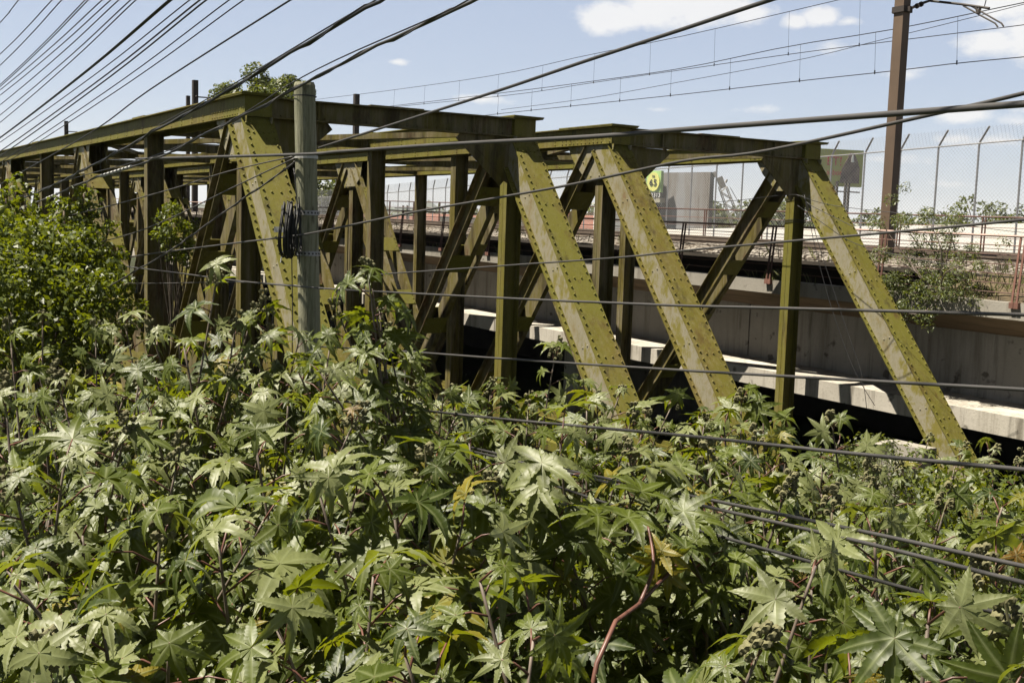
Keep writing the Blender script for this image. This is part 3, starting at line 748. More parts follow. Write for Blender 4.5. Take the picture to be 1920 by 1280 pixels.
# wire tied round the last post
mb = MB(); xd = truss_frame(YS['D']) + .11; yd = YS['D'] + .2
for z in (at_y(1487, 372, YS['D'])[2], at_y(1487, 376, YS['D'])[2], at_y(1487, 413, YS['D'])[2], at_y(1487, 417, YS['D'])[2]):
    mb.tube([(xd - .125, yd - .17, z), (xd + .125, yd - .17, z + .02), (xd + .125, yd + .17, z), (xd - .125, yd + .17, z - .01), (xd - .125, yd - .17, z)], .007, 5, False)
tag(mb.build('tie_wire', M['wire']), 'black wire wrapped around the vertical post of the rightmost truss', 'wire')

# ------------------------------------------------------------------ castor plants
def leaf_template(nl=8, seg=8, seed=0):
    r = np.random.default_rng(seed)
    V, VE, Fs = [(0, 0, 0)], [1.0], []
    span = R(300); ang = np.linspace(-span / 2, span / 2, nl) + r.normal(0, R(3), nl)
    leng = .60 + .44 * np.cos(ang * .52) ** 1.2 + r.normal(0, .05, nl)
    leng[0] *= .62; leng[-1] *= .62
    gap = span / (nl - 1); cup = r.uniform(-.05, .22)
    for i in range(nl):
        L = leng[i]; a = ang[i]; ca, sa = math.cos(a), math.sin(a)
        base_r = .19; hb = base_r * math.tan(gap / 2) * 1.0
        droop = r.uniform(.0, .42); bend = r.normal(0, .10); lift = cup + r.normal(0, .07); tw = r.normal(0, .25); wid = r.uniform(.094, .126)
        ts = np.linspace(base_r / L, 1, seg + 1); prof = []
        def rot(px, py, pz): return (px * ca - py * sa, px * sa + py * ca, pz)
        for k, t in enumerate(ts):
            x = t * L; q = (t - ts[0]) / (1 - ts[0])
            wv = hb * (1 - q) ** 3 + wid * L * math.sin(math.pi * min(1, q * .80 + .16)) ** .85 * (1 - q ** 2.6)
            if k == seg: wv = 0
            z = lift * x - droop * x ** 2 - .35 * droop * x ** 4
            yb = bend * x * x
            im = len(V); V.append(rot(x, yb, z)); VE.append(1.0)
            if wv > 0:
                fold = .34; jag = .032 if 0 < k else 0
                for sg in (1, -1):
                    zz = z + wv * (fold + sg * tw * q) + r.normal(0, .010)
                    V.append(rot(x + r.normal(0, .006) + .012, yb + sg * wv * 1.10, zz)); VE.append(.0)
                    V.append(rot(x + L * (1 - ts[0]) / seg * .42, yb + sg * wv * (.86 if k else 1.0), zz - .004)); VE.append(.25)
                prof.append((im, im + 1, im + 2, im + 3, im + 4))
            else: prof.append((im,) * 5)
        Fs.append((0, prof[0][3], prof[0][0])); Fs.append((0, prof[0][0], prof[0][1]))
        for p_, q_ in zip(prof, prof[1:]):
            if q_[0] == q_[1]:
                Fs += [(p_[0], q_[0], p_[2]), (p_[0], p_[2], p_[1]), (p_[4], q_[0], p_[0]), (p_[3], p_[4], p_[0])]
            else:
                Fs += [(p_[0], q_[0], q_[1], p_[2]), (p_[0], p_[2], p_[1]), (p_[4], q_[3], q_[0], p_[0]), (p_[3], p_[4], p_[0])]
    return np.array(V), np.array(VE), Fs
LEAVES = [leaf_template(n, s, k) for k, (n, s) in enumerate([(8, 8), (7, 8), (9, 8), (8, 8), (7, 8), (8, 8), (9, 8), (7, 8), (8, 8), (7, 8)])]
LEAVES_LO = [leaf_template(n, 4, 20 + k) for k, n in enumerate([7, 7, 8, 7])]
def frame(nrm, fwd):
    n = nrm / np.linalg.norm(nrm); f = fwd - n * (n @ fwd); l = np.linalg.norm(f)
    if l < 1e-5: f = np.cross(n, [1, .3, .2]); l = np.linalg.norm(f)
    f = f / l; return np.array([f, np.cross(n, f), n])
class LeafMB(MB):
    def __init__(s): super().__init__(); s.h = []; s.ve = []
    def leaf(s, c, nrm, fwd, size, hue, lib):
        V, VE, Fs = lib[rng.integers(len(lib))]
        W = V * np.array([1, rng.uniform(.85, 1.1), rng.uniform(.6, 1.6)])
        W[:, 2] += -rng.uniform(-.05, .45) * W[:, 0] ** 2 + rng.normal(0, .22) * W[:, 0] * W[:, 1] - rng.uniform(-.15, .35) * W[:, 1] ** 2
        s.add(c + (W * size) @ frame(nrm, fwd), Fs); s.h.append(np.full(len(V), hue)); s.ve.append(VE)
    def fin(s, name, mat_, parent):
        return s.build(name, mat_, parent, True, {'hue': np.concatenate(s.h), 'vein': np.concatenate(s.ve)})
# spiky capsule
import bmesh
_bm = bmesh.new(); bmesh.ops.create_icosphere(_bm, subdivisions=2, radius=1); 
SPV = np.array([v.co[:] for v in _bm.verts]); SPF = [tuple(v.index for v in f.verts) for f in _bm.faces]; _bm.free()
SPV = SPV * np.where(np.arange(len(SPV)) % 2 == 0, 1.28, .80)[:, None]
OPEN = np.array([.75, -.66, 0.])      # towards the open roadside edge of the thicket
SUN = np.array([-.17, -.39, .904]); SUN /= np.linalg.norm(SUN)
def castor(px, py, r, size, label, group='castor bean thicket', nb=5, seeds=0, spread=.55, drop=1.5, lo=False, nl=9, lean=(0, 0), hue=None):
    size *= 1.02; nb += 2; nl += 5
    tip0 = at_r(px, py, r); root = np.array([tip0[0] + rng.normal(0, .8), tip0[1] + rng.normal(0, .8), -.05])
    t = thing('castor_plant', root, label, 'plant', group)
    st, ps, lm, sds = MB(), MB(), LeafMB(), []
    fork = root + (tip0 - root) * rng.uniform(.45, .6) + np.array([rng.normal(0, .15), rng.normal(0, .15), 0])
    st.tube(smooth([root, root * .55 + fork * .45 + rng.normal(0, .16, 3), fork], 5), np.linspace(.026, .018, 11), 7)
    lib = LEAVES_LO if lo else LEAVES
    for b in range(nb):
        if b == 0: tip = tip0
        else:
            a = rng.uniform(0, 2 * math.pi); rad = spread * rng.uniform(.45, 1.15)
            tip = tip0 + np.array([math.cos(a) * rad, math.sin(a) * rad, -rng.uniform(.1, drop)])
        mid = fork * .5 + tip * .5 + np.array([rng.normal(0, .1), rng.normal(0, .1), -.05])
        S = smooth([fork, mid, tip], 6); st.tube(S, np.linspace(.014, .006, len(S)), 6)
        L = np.linalg.norm(np.diff(S, axis=0), axis=1).sum()
        for k in range(nl):
            f = 1 - (k / nl) ** 1.15 * .8; i = f * (len(S) - 1); i0 = min(int(i), len(S) - 2)
            nodep = S[i0] + (S[i0 + 1] - S[i0]) * (i - i0)
            a = k * 2.4 + rng.uniform(-.5, .5) + b
            el = R(rng.uniform(5, 40)) if k > 1 else R(rng.uniform(25, 65))
            dirp = np.array([math.cos(a) * math.cos(el), math.sin(a) * math.cos(el), math.sin(el)])
            sz = size * (rng.uniform(.75, 1.15) if rng.random() < .6 else rng.uniform(.35, .7)) * (.75 if k == 0 else 1) * (1 if f > .5 else .85)
            pl = sz * rng.uniform(.7, 1.25); e = nodep + dirp * pl; m = nodep + dirp * pl * .55 + Z_ * pl * .10
            ps.tube([nodep, m, e], [.0055, .0045, .0035], 5)
            out = np.array([dirp[0], dirp[1], 0]); out /= np.linalg.norm(out) + 1e-9
            nrm = Z_ * rng.uniform(.35, 1.) + out * rng.uniform(.1, .8) + SUN * .3 + OPEN * rng.uniform(0, 1.0) + rng.normal(0, .28, 3)
            fw = out + Z_ * rng.uniform(-.6, .0)
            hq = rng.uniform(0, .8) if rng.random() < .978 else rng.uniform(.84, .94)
            if hq < .82: hq = rng.uniform(0, .2) if (k < 4 and rng.random() < .42) else rng.uniform(.27, .8)  # top leaves often get the pale tone that paints in sun sheen
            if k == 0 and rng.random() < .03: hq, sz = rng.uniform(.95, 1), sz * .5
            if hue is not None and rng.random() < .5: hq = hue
            lm.leaf(e, nrm, fw, sz, hq, lib)
        if b < seeds:
            sd = MB()
            ax = tip - S[-3]; ax /= np.linalg.norm(ax); ln = rng.uniform(.12, .22)
            sd.tube([tip - ax * .05, tip + ax * ln], [.007, .004], 5)
            for q in range(22 if not lo else 12):
                h = rng.uniform(0, 1); a = rng.uniform(0, 6.28); u = np.cross(ax, X_); u /= np.linalg.norm(u); w = np.cross(ax, u)
                c = tip + ax * ln * h + (u * math.cos(a) + w * math.sin(a)) * (.058 * (1 - h * .6)) 
                sd.add(c + SPV * rng.uniform(.012, .019), SPF)
            sds.append(sd)
    nf = len(st.f); st.add(np.vstack(ps.v), ps.f); so_ = st.build('stem', M['stem'], t, True); so_.data.materials.append(M['redstem'])
    so_.data.polygons.foreach_set('material_index', [0] * nf + [1] * (len(st.f) - nf))
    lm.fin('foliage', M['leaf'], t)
    for sd in sds: sd.build('seed_cluster', M['capsule'], t)
    return t
SHARED_N = 'leafy castor bean plant in the close packed foreground thicket'
SHARED_M = 'castor bean plant with pale star leaves halfway up the thicket'
SHARED_F = 'castor bean plant in the row growing in front of the trusses'
# featured plants
castor(404, 535, 8.4, .19, 'tall castor plant left of the wooden pole, bare stem topped by a seed spike', nb=3, seeds=1, spread=.42, nl=5)
castor(690, 515, 7.6, .185, 'tall castor plant right of the wooden pole with a round seed cluster', nb=5, seeds=3, spread=.30, nl=9)
castor(345, 650, 7.4, .25, 'castor plant with one very broad pale leaf below the bare seed spike', nb=4, spread=.4)
castor(600, 930, 5.0, .25, 'castor plant with a wide flat seven-fingered leaf at lower centre left', nb=4, spread=.4)
castor(800, 900, 5.2, .25, 'castor plant with an upright flower spike at lower centre', nb=4, seeds=1, spread=.35)
castor(1050, 830, 6.0, .26, 'castor plant whose broad leaf overlaps the cables at centre', nb=4, spread=.45)
castor(1040, 672, 10.2, .2, 'castor plant with a raised leaf tuft before the second end post', nb=4, seeds=1, spread=.45)
castor(900, 1090, 4.3, .24, 'castor plant with a large shaded leaf at the bottom centre', nb=4, spread=.4)
castor(1530, 1060, 4.7, .24, 'castor plant with a large star leaf under the three cables', nb=4, spread=.35)
castor(1740, 1170, 4.0, .24, 'castor plant with the two biggest leaves at the bottom right corner', nb=4, spread=.35)
castor(1560, 800, 9.2, .2, 'castor plant with a knobbly seed cluster against the dark void', nb=4, seeds=2, spread=.45)
castor(1390, 755, 9.6, .2, 'castor plant climbing the foot of the third end post', nb=5, seeds=2, spread=.5)
castor(120, 870, 5.8, .23, 'castor plant with a drooping pale leaf at the left edge', nb=5, spread=.45)
castor(410, 1020, 4.7, .25, 'castor plant with a long hanging leaf at lower left', nb=4, spread=.4)
castor(1260, 760, 9.8, .2, 'castor plant with seed clusters between the second and third end posts', nb=4, seeds=3, spread=.4)
for px, py, r in ((20, 1090, 4.6), (190, 1160, 4.2), (300, 1010, 4.9), (520, 1180, 4.2), (700, 1080, 4.5), (760, 1230, 4.0), (1000, 1200, 4.1), (1420, 1230, 4.0), (1640, 1010, 5.2), (1860, 1090, 4.6), (1900, 1220, 4.0), (90, 1240, 4.1)):
    castor(px, py, r, .21, SHARED_N, nb=5, seeds=int(rng.random() < .6))
for px, py, r in ((10, 760, 6.6), (110, 720, 7.2), (230, 830, 6.3), (260, 720, 7.4), (480, 840, 6.2), (430, 730, 7.2), (540, 760, 6.8), (660, 800, 6.3), (880, 830, 6.6), (930, 930, 5.8), (1180, 860, 7.0), (1330, 880, 6.8), (1470, 930, 6.4), (1420, 840, 8.0), (1640, 900, 7.6), (1770, 960, 6.8), (1880, 950, 7.2), (1230, 960, 6.2), (1560, 960, 6.4), (330, 880, 5.9), (30, 930, 5.6)):
    castor(px, py, r, .19, SHARED_M, nb=5, seeds=int(rng.random() < .7), nl=9, spread=.6)
for px, py, r in ((20, 640, 9.6), (80, 610, 10.4), (180, 640, 9.8), (235, 610, 10.2), (290, 640, 9.4), (500, 640, 8.8), (560, 690, 8.6), (620, 640, 8.4), (780, 740, 9.6), (850, 760, 9.2), (920, 740, 10.4), (990, 770, 9.4), (1100, 770, 9.2), (1180, 800, 9.0), (1320, 800, 9.4), (1480, 810, 9.6), (470, 600, 9.4), (640, 600, 8.2), (725, 625, 8.4), (500, 590, 8.8), (440, 620, 8.6), (760, 690, 8.8), (1120, 775, 9.8), (1210, 790, 9.8), (1160, 745, 10.2), (1310, 780, 10.), (1090, 730, 10.4), (770, 700, 9.8), (560, 640, 9.2)):
    castor(px, py, r, .185, SHARED_F, nb=5, seeds=int(rng.random() < .6), nl=9, spread=.6, lo=True)
for px, py, r in ((1740, 830, 13.5), (1690, 880, 12.5), (1800, 860, 13.5), (1860, 850, 14.), (1910, 870, 13.), (1620, 900, 12), (1760, 920, 11.5), (1850, 910, 11.), (1940, 930, 11)):
    castor(px, py, r, .15, 'small leaved castor plant around the foot of the rightmost end post', 'castor plants at the right bank', nb=5, seeds=1, nl=9, spread=.6, lo=True)

b0, b1, b2 = at_r(1120, 1240, 5.0), at_r(1200, 1130, 5.4), at_r(1318, 1012, 6.0)
root = np.array([b0[0] - .1, b0[1] - .3, -.05]); t = thing('castor_plant', root, 'leaning bare purple brown castor trunk with a withered yellow leaf', 'plant', 'castor bean thicket')
mb = MB(); S = smooth([root, root * .3 + b0 * .7, b0, b1, b2], 5); mb.tube(S, np.linspace(.019, .009, len(S)), 8); S2 = smooth([b1, at_r(1225, 1060, 5.5), at_r(1215, 985, 5.6)], 5); mb.tube(S2, np.linspace(.012, .006, len(S2)), 6)
mb.build('stem', M['redstem'], t, True)
lm = LeafMB(); c = at_r(1243, 1050, 5.6)
for k in range(4): lm.leaf(c + rng.normal(0, .03, 3), np.array([.7, -.6, .1]) + rng.normal(0, .3, 3), -Z_ + rng.normal(0, .2, 3), .16, rng.uniform(.91, .95), LEAVES)
for p_ in (b2, S2[-1]):
    for k in range(5): 
        a = k * 1.3; q = p_ + np.array([math.cos(a) * .25, math.sin(a) * .25, rng.uniform(-.05, .2)]); lm.leaf(q, Z_ + OPEN * .4 + rng.normal(0, .2, 3), q - p_, .2, rng.uniform(.3, .8), LEAVES)
lm.fin('foliage', M['leaf'], t)
# ------------------------------------------------------------------ bushes and trees
def leafcloud(lm, centers, radii, n, size, asp, mat_unused=None, up=.4, hue=(0, .8)):
    centers = np.asarray(centers); radii = np.asarray(radii); wgt = radii ** 2; wgt = wgt / wgt.sum()
    idx = rng.choice(len(centers), n, p=wgt)
    d = rng.normal(0, 1, (n, 3)); d /= np.linalg.norm(d, axis=1)[:, None]
    rad = radii[idx] * rng.uniform(.35, 1.0, n) ** .6
    c = centers[idx] + d * rad[:, None] * np.array([1, 1, .85])
    nrm = d * .6 + rng.normal(0, .55, (n, 3)) + np.array([0, 0, up]); nrm /= np.linalg.norm(nrm, axis=1)[:, None]
    f = rng.normal(0, 1, (n, 3)); f -= nrm * (f * nrm).sum(1)[:, None]; f /= np.linalg.norm(f, axis=1)[:, None]
    s = np.cross(nrm, f); sz = size * rng.uniform(.6, 1.25, n)[:, None]
    k = .16
    Vv = np.stack([c - f * sz * .5, c + s * sz * asp * .5 + nrm * sz * k * .5, c + f * sz * .5 - nrm * sz * k, c - s * sz * asp * .5 + nrm * sz * k * .5], 1).reshape(-1, 3)
    lm.add(Vv, [(4 * i, 4 * i + 1, 4 * i + 2, 4 * i + 3) for i in range(n)])
    h = rng.uniform(hue[0], hue[1], n); h[rng.random(n) < .03] = .9
    lm.h.append(np.repeat(h, 4)); lm.ve.append(np.zeros(4 * n))
def crown_pts(c, rx, ry, rz, n, r0, r1):
    d = rng.normal(0, 1, (n, 3)); d /= np.linalg.norm(d, axis=1)[:, None]; d *= (rng.uniform(.1, 1, n) ** .5)[:, None]
    return np.asarray(c) + d * np.array([rx, ry, rz]), rng.uniform(r0, r1, n)
def tree(name, base, top, rx, rz, label, cat, group, mat_, nleaf, lsize, asp=.5, trunk=.15, nc=26, cr=(.18, .34), hue=(0, .8)):
    base, top = np.asarray(base, float), np.asarray(top, float)
    t = thing(name, base, label, cat, group)
    cc = np.array([top[0], top[1], top[2] - rz]); cs, rs = crown_pts(cc, rx, rx, rz, nc, cr[0] * rx, cr[1] * rx)
    tr = MB(); fork = base + (cc - base) * .62
    tr.tube(smooth([base, base * .5 + fork * .5 + rng.normal(0, trunk * .6, 3), fork], 5), np.linspace(trunk, trunk * .6, 11), 8)
    for c in cs[: min(nc, 16)]:
        m = fork * .45 + c * .55 + rng.normal(0, .05 * rx, 3); tr.tube(smooth([fork, m, c], 4), np.linspace(trunk * .4, trunk * .07, 9), 5)
    tr.build('trunk', M['bark'], t, True)
    lm = LeafMB(); leafcloud(lm, cs, rs, nleaf, lsize, asp, hue=hue); lm.fin('crown', M[mat_], t)
    return t
# big leafy shrub at the left: several stems, envelope traced at its real distance
shr = [(40, 515, 14.5, .8), (0, 470, 15.5, .62), (100, 500, 14.5, .66), (60, 560, 13.8, .9), (145, 505, 14.2, .55), (120, 450, 15, .38), (170, 545, 13.8, .46), (20, 585, 13.2, .85), (110, 595, 13.2, .7), (152, 420, 15., .26), (35, 430, 16, .34), (180, 565, 13.6, .45), (185, 510, 14.2, .28), (-50, 500, 15, .9), (-60, 580, 14, 1.2), (198, 605, 13.5, .45), (158, 362, 15, .13), (30, 348, 16., .14), (65, 470, 14, .5), (172, 450, 14.4, .2), (12, 372, 15.5, .16), (80, 425, 15.5, .2), (165, 385, 15, .15), (45, 385, 15.6, .2), (120, 395, 15, .14), (8, 410, 15.5, .3), (205, 430, 14.6, .12), (150, 395, 15, .17)]
cs = np.array([at_r(a, b, r) for a, b, r, q in shr]); rs = np.array([k[3] for k in shr])
foot = np.array([cs[0][0] + .3, cs[0][1], -.05])
sh = thing('leafy_shrub', foot, 'dense glossy green shrub swallowing the near truss at the left', 'shrub')
tr = MB()
for c, q in zip(cs, rs):
    f0 = foot + np.array([rng.normal(0, .4), rng.normal(0, .3), 0]); tr.tube(smooth([f0, f0 * .4 + c * .6 + rng.normal(0, .2, 3), c], 5), np.linspace(.05, .012, 11), 6)
tr.build('stem', M['bark'], sh, True)
lm = LeafMB(); leafcloud(lm, cs, rs, 12500, .088, .5); 
sub, sr = [], []
for c, q in zip(cs, rs):
    for _ in range(11):
        d = rng.normal(0, 1, 3); d /= np.linalg.norm(d); sub.append(c + d * q * rng.uniform(.85, 1.3)); sr.append(q * rng.uniform(.12, .26))
leafcloud(lm, sub, sr, 11500, .08, .5); lm.fin('foliage', M['bush'], sh)
# sprays of small bush below the railway end
def bush(px, py, r, rad, n, lsize, mat_, label, group=None, name='bush', squash=1., hue=(0, .8), asp=.5):
    c = at_r(px, py, r); base = np.array([c[0], c[1], 0.])
    return tree(name, base, c + Z_ * rad * .8 * squash, rad, rad * .8 * squash, label, 'bush', group, mat_, n, lsize, asp, .03, 18, (.25, .45), hue)
bush(1680, 900, 13.2, .7, 2600, .05, 'pale', 'fine leaved weed clump by the concrete pedestal', None, 'weed_clump')
bush(1610, 880, 13.6, .5, 1500, .05, 'pale', 'fine leaved weed clump against the dark gap', None, 'weed_clump')
bush(1850, 1010, 9., .7, 2200, .06, 'bush', 'low green weed clump behind the cables at right', None, 'weed_clump')
bush(322, 420, 22., .42, 900, .09, 'bush', 'green bush growing inside the bridge between the trusses', 'bushes inside the bridges')
bush(335, 470, 22., .36, 700, .09, 'bush', 'small bush low inside the bridge left of the pole', 'bushes inside the bridges')
# shrub on the viaduct edge
c0 = at_y(1755, 520, YF - .1); shv = thing('viaduct_shrub', (c0[0], c0[1], zf_top(c0[0])), 'pale leaved shrub sprouting from the viaduct edge beside the tall mast', 'shrub')
spec = [(1700, 470, .3), (1730, 440, .35), (1780, 430, .32), (1820, 465, .28), (1690, 525, .38), (1740, 500, .42), (1790, 510, .3), (1715, 555, .34), (1680, 580, .2), (1760, 470, .35), (1690, 415, .28), (1735, 405, .22), (1800, 405, .2), (1850, 490, .16), (1650, 410, .25), (1715, 595, .16), (1655, 470, .28), (1780, 545, .3), (1740, 540, .38), (1690, 555, .34), (1660, 525, .28)]
cs = np.array([at_y(a, b, YF - .25 + rng.uniform(-.4, .6)) for a, b, q in spec]); rs = np.array([k[2] for k in spec])
tr = MB(); rt0 = np.array([c0[0], c0[1] + .2, zf_top(c0[0]) - .1])
for c in cs: tr.tube(smooth([rt0, rt0 * .45 + c * .55 + rng.normal(0, .12, 3), c], 5), np.linspace(.022, .006, 11), 5)
tr.build('stem', M['stem'], shv, True)
lm = LeafMB(); leafcloud(lm, cs + rng.normal(0, .06, cs.shape), rs * .8, 5200, .085, .24); leafcloud(lm, cs + rng.normal(0, .3, cs.shape), np.full(len(cs), .16), 1300, .08, .24); lm.fin('foliage', M['pale'], shv)

for k, (px, py, n_) in enumerate(((1720, 575, 700), (1765, 560, 500), (1665, 560, 400))):
    c = at_y(px, py, YF - .12); lm = LeafMB(); cs = np.array([c + np.array([rng.normal(0, .22), rng.uniform(-.08, .05), rng.uniform(-.35, .4)]) for _ in range(14)]); leafcloud(lm, cs, np.full(14, .13), n_, .07, .4)
    tag(lm.fin('hanging_creeper', M['pale'], None), ['pale creeper hanging over the deck edge under the shrub', 'short pale creeper on the deck edge right of the shrub', 'pale creeper on the deck edge close behind the rightmost end post'][k], 'creeper', 'creepers on the viaduct edge')
# trees behind
b = at_y(505, 330, 34.); tree('leafy_tree', (b[0], b[1], 0), at_y(505, 122, 34.), 4.3, 4.6, 'leafy tree crown rising behind the near portal beside the pole top', 'tree', None, 'tree', 22000, .34, .6, .3, 80, (.16, .30))
b = at_y(608, 400, 34.); tree('dark_tree', (b[0], b[1], 0), at_y(612, 300, 34.), 2.6, 3.4, 'dark tree seen between the trusses just right of the pole', 'tree', None, 'darktree', 5000, .28, .6, .25, 26, (.25, .42))
for px, pyt, r, rx, rz, lab in ((1395, 366, 95, 5.2, 4.2, 'dark round tree right of the lattice boom'), (1470, 372, 90, 5, 4.2, 'dark tree between the boom and the rightmost truss'), (1350, 378, 100, 4.2, 3.4, 'dark tree at the foot of the grey billboard back')):
    c = at_r(px, pyt, r); tree('distant_tree', (c[0], c[1], 0), c, rx, rz, lab, 'tree', 'trees beyond the fence', 'darktree', 4200, .5, .6, .3, 30, (.22, .4))
for px, pyt, r, rx, rz, lab in ((1660, 392, 70, 3.2, 2.2, 'light green thin tree beyond the fence left of the viaduct shrub'), (1750, 385, 75, 3.4, 2.2, 'light green thin tree beyond the fence behind the viaduct shrub'), (1870, 372, 70, 3.4, 2.4, 'spreading thin tree above the white wall at right'), (1960, 385, 75, 3.6, 2.4, 'thin tree above the white wall at the right edge'), (1810, 392, 80, 3.6, 2., 'low light green tree over the white wall between two taller ones'), (1590, 392, 80, 3., 2., 'low light green tree under the olive billboard')):
    c = at_r(px, pyt, r); tree('distant_tree', (c[0], c[1], 0), c, rx, rz, lab, 'tree', 'trees beyond the fence', 'tree', 2600, .3, .5, .2, 26, (.16, .32))

# ------------------------------------------------------------------ grass and tufts
mb = MB(); n = 9000
def blades(mb, pts, h0, h1, w):
    for p in pts:
        a = rng.uniform(0, 6.28); h = rng.uniform(h0, h1); l = rng.normal(0, .35 * h, 2); u = np.array([math.cos(a), math.sin(a), 0]) * w
        mb.add([p - u, p + u, p + np.array([l[0] * .5, l[1] * .5, h * .7]) + u * .5, p + np.array([l[0], l[1], h])], [(0, 1, 2, 3)])
pts = []
for _ in range(n):
    px, py = rng.uniform(0, 2000), rng.uniform(900, 1300)
    q = at_z(px, py, 0.); q = q + np.array([rng.normal(0, .5), rng.normal(0, .5), 0]); pts.append(q)
blades(mb, pts, .15, .45, .012)
tag(mb.build('grass', M['grass']), 'short green grass on the bank under the castor plants', None, None, 'stuff')
mb = MB(); pts = []
for _ in range(2600):
    X = rng.uniform(-90, 6); k = (math.sin(X * 1.3) + math.sin(X * .43 + 1)) * .5
    if rng.random() < .35 + .5 * k: pts.append(np.array([X, YF + 1.28 + rng.uniform(0, .45), zs_top(X) + .02]))
blades(mb, pts, .10, .38, .012); pts = []
for _ in range(800):
    X = rng.uniform(-60, 2); 
    if rng.random() < .5 + .5 * math.sin(X * 1.7): pts.append(np.array([X, YF + rng.uniform(.05, .25), zf_top(X)]))
X = at_y(1452, 505, YF)[0]
for _ in range(160): q = X + rng.normal(0, .16); pts.append(np.array([q, YF + rng.uniform(-.02, .25), zf_top(q)]))
for _ in range(5200):
    q = rng.uniform(-14.4, 3); f_ = rng.uniform(0, 1); k = min(1., (q + 14.6) / 1.5)
    if rng.random() < .45 + .5 * math.sin(q * 3.1) * math.sin(q * 1.17 + f_ * 3): pts.append(np.array([q, YF + .3 + f_ * 1.0, zf_top(q) + (zs_top(q) - zf_top(q)) * max(-.02, f_ * 1.1 - .1) * k - .3 * (1 - k)]))
blades(mb, pts, .06, .26, .010)
tag(mb.build('weeds', M['grass']), 'weeds and grass tufts along the viaduct edge', None, None, 'stuff')

# ------------------------------------------------------------------ pedestal at the foot of the right end post
pq = at_y(1690, 838, YS['D'] - .9)
pr = thing('concrete_pedestal', (pq[0], pq[1], 0), 'pale concrete bearing pedestal at the foot of the rightmost end post', 'pedestal')
mb = MB(); mb.box(pq[0] - .5, pq[0] + .25, pq[1] - .3, pq[1] + .5, -.2, pq[2] - .22); mb.build('block', M['concrete'], pr)
mb = MB(); mb.box(pq[0] - .55, pq[0] - .32, pq[1] - .3, pq[1] + .5, pq[2] - .219, pq[2]); mb.box(pq[0] - .55, pq[0] + .3, pq[1] + .2, pq[1] + .55, pq[2] - .2185, pq[2] - .002); mb.build('upstand', M['concrete'], pr)
for t_ in 'ABCD':
    x = truss_frame(YS[t_]) + .11 + P; y = YS[t_] + .2
    if t_ != 'D':
        pass
    mb = MB(); mb.box(x - .6, x + .7, y - .6, y + .6, -.3, ZL - .25)
    tag(mb.build('bearing_block', M['concrete']), {'A': 'concrete block under the foot of the end post behind the pole', 'B': 'concrete block under the foot of the second end post', 'C': 'concrete block under the foot of the third end post', 'D': 'concrete block under the foot of the rightmost end post'}[t_], 'block', 'bearing blocks')

# ------------------------------------------------------------------ background: billboards, crane, houses, hills
def on_panel(px, py, a, nn, off):
    d = ray(px, py); t = nn @ (a - EYE) / (nn @ d); return EYE + d * t + nn * off
def panel(p, q, z0, z1, th):
    mb = MB(); u = q - p; u[2] = 0; u /= np.linalg.norm(u); nn = np.array([-u[1], u[0], 0])
    if nn @ (EYE - p) < 0: nn = -nn
    mb.plate([(p[0], p[1], z0), (q[0], q[1], z0), (q[0], q[1], z1), (p[0], p[1], z1)], -nn * th)
    return mb, u, nn
def lettering(name, s, size, loc, u, nn, mat_, parent, sx=1.):
    cu = bpy.data.curves.new(name, 'FONT'); cu.body = s; cu.size = size; cu.extrude = .01; cu.align_x = 'CENTER'; cu.align_y = 'CENTER'
    o = bpy.data.objects.new(name, cu); C.objects.link(o); cu.materials.append(mat_)
    mm = Matrix((( u[0] * sx, 0, nn[0]), (u[1] * sx, 0, nn[1]), (0, 1, 0))).to_4x4()
    o.parent = parent; o.matrix_local = Matrix.Translation(Vector(tuple(loc)) - parent.location) @ mm
    dg = bpy.context.evaluated_depsgraph_get(); dg.update(); me = bpy.data.meshes.new_from_object(o.evaluated_get(dg)); o2 = bpy.data.objects.new(name, me); C.objects.link(o2)
    o2.parent = parent; o2.matrix_local = o.matrix_local.copy(); bpy.data.objects.remove(o, do_unlink=True)
    return o2
M['adgreen'] = simple('ad_green', (.55, .85, .30), .6, .15, .5); M['adyellow'] = simple('ad_yellow', (1.35, 1.3, .30), .6, .05, .5)
M['adblack'] = simple('ad_black', (.02, .02, .02), .6, .1, 1); M['adgrey'] = simple('ad_grey', (.75, .66, .72), .6, .5, .8); M['adwhite'] = simple('ad_white', (1.4, 1.4, 1.35), .6, .05, 1)
def mat_back():
    t = NT('billboard_back'); s = t.noise(.55, (1, 1, .12), 6, .7); b = t.n('ShaderNodeTexBrick'); b.inputs['Scale'].default_value = .6
    c = t.ramp(s, [(.4, (.34, .345, .36)), (.52, (.27, .25, .235)), (.60, (.11, .085, .065))])
    return t.fin(c, .8, 0, .2)
M['adback'] = mat_back()
M['adolive'] = simple('ad_olive', (.62, .66, .16), .6, .2, .4); M['adred'] = simple('ad_red', (1.0, .12, .10), .6, .3, 1); M['addark'] = simple('ad_dark', (.22, .15, .14), .6, .9, 2.5)
RB = 85.
a, b = at_r(1242, 330, RB), at_r(1332, 327, RB * .97)
bl = thing('billboard', (a[0], a[1], 0), 'large billboard showing its grey stained back beside the green 65 advert', 'billboard', 'billboards')
mb, u, nn = panel(a, b, at_r(1290, 425, RB)[2] - .4, at_r(1290, 325, RB)[2], .5); mb.build('back_panel', M['adback'], bl)
mb = MB()
for q in (.15, .5, .85):
    p_ = a + (b - a) * q - nn * .8; mb.beam((p_[0], p_[1], 0), (p_[0], p_[1], a[2]), .3, .3, (1, 0, 0))
mb.build('support', M['farmast'], bl)
a, b = at_r(1178, 330, RB), at_r(1240, 322, RB * .985)
gl = thing('billboard', (a[0], a[1], 0), 'green advert with a yellow disc reading 65 behind the third end post', 'billboard', 'billboards')
zt, zb2 = at_r(1215, 321, RB)[2], at_r(1215, 361, RB)[2]
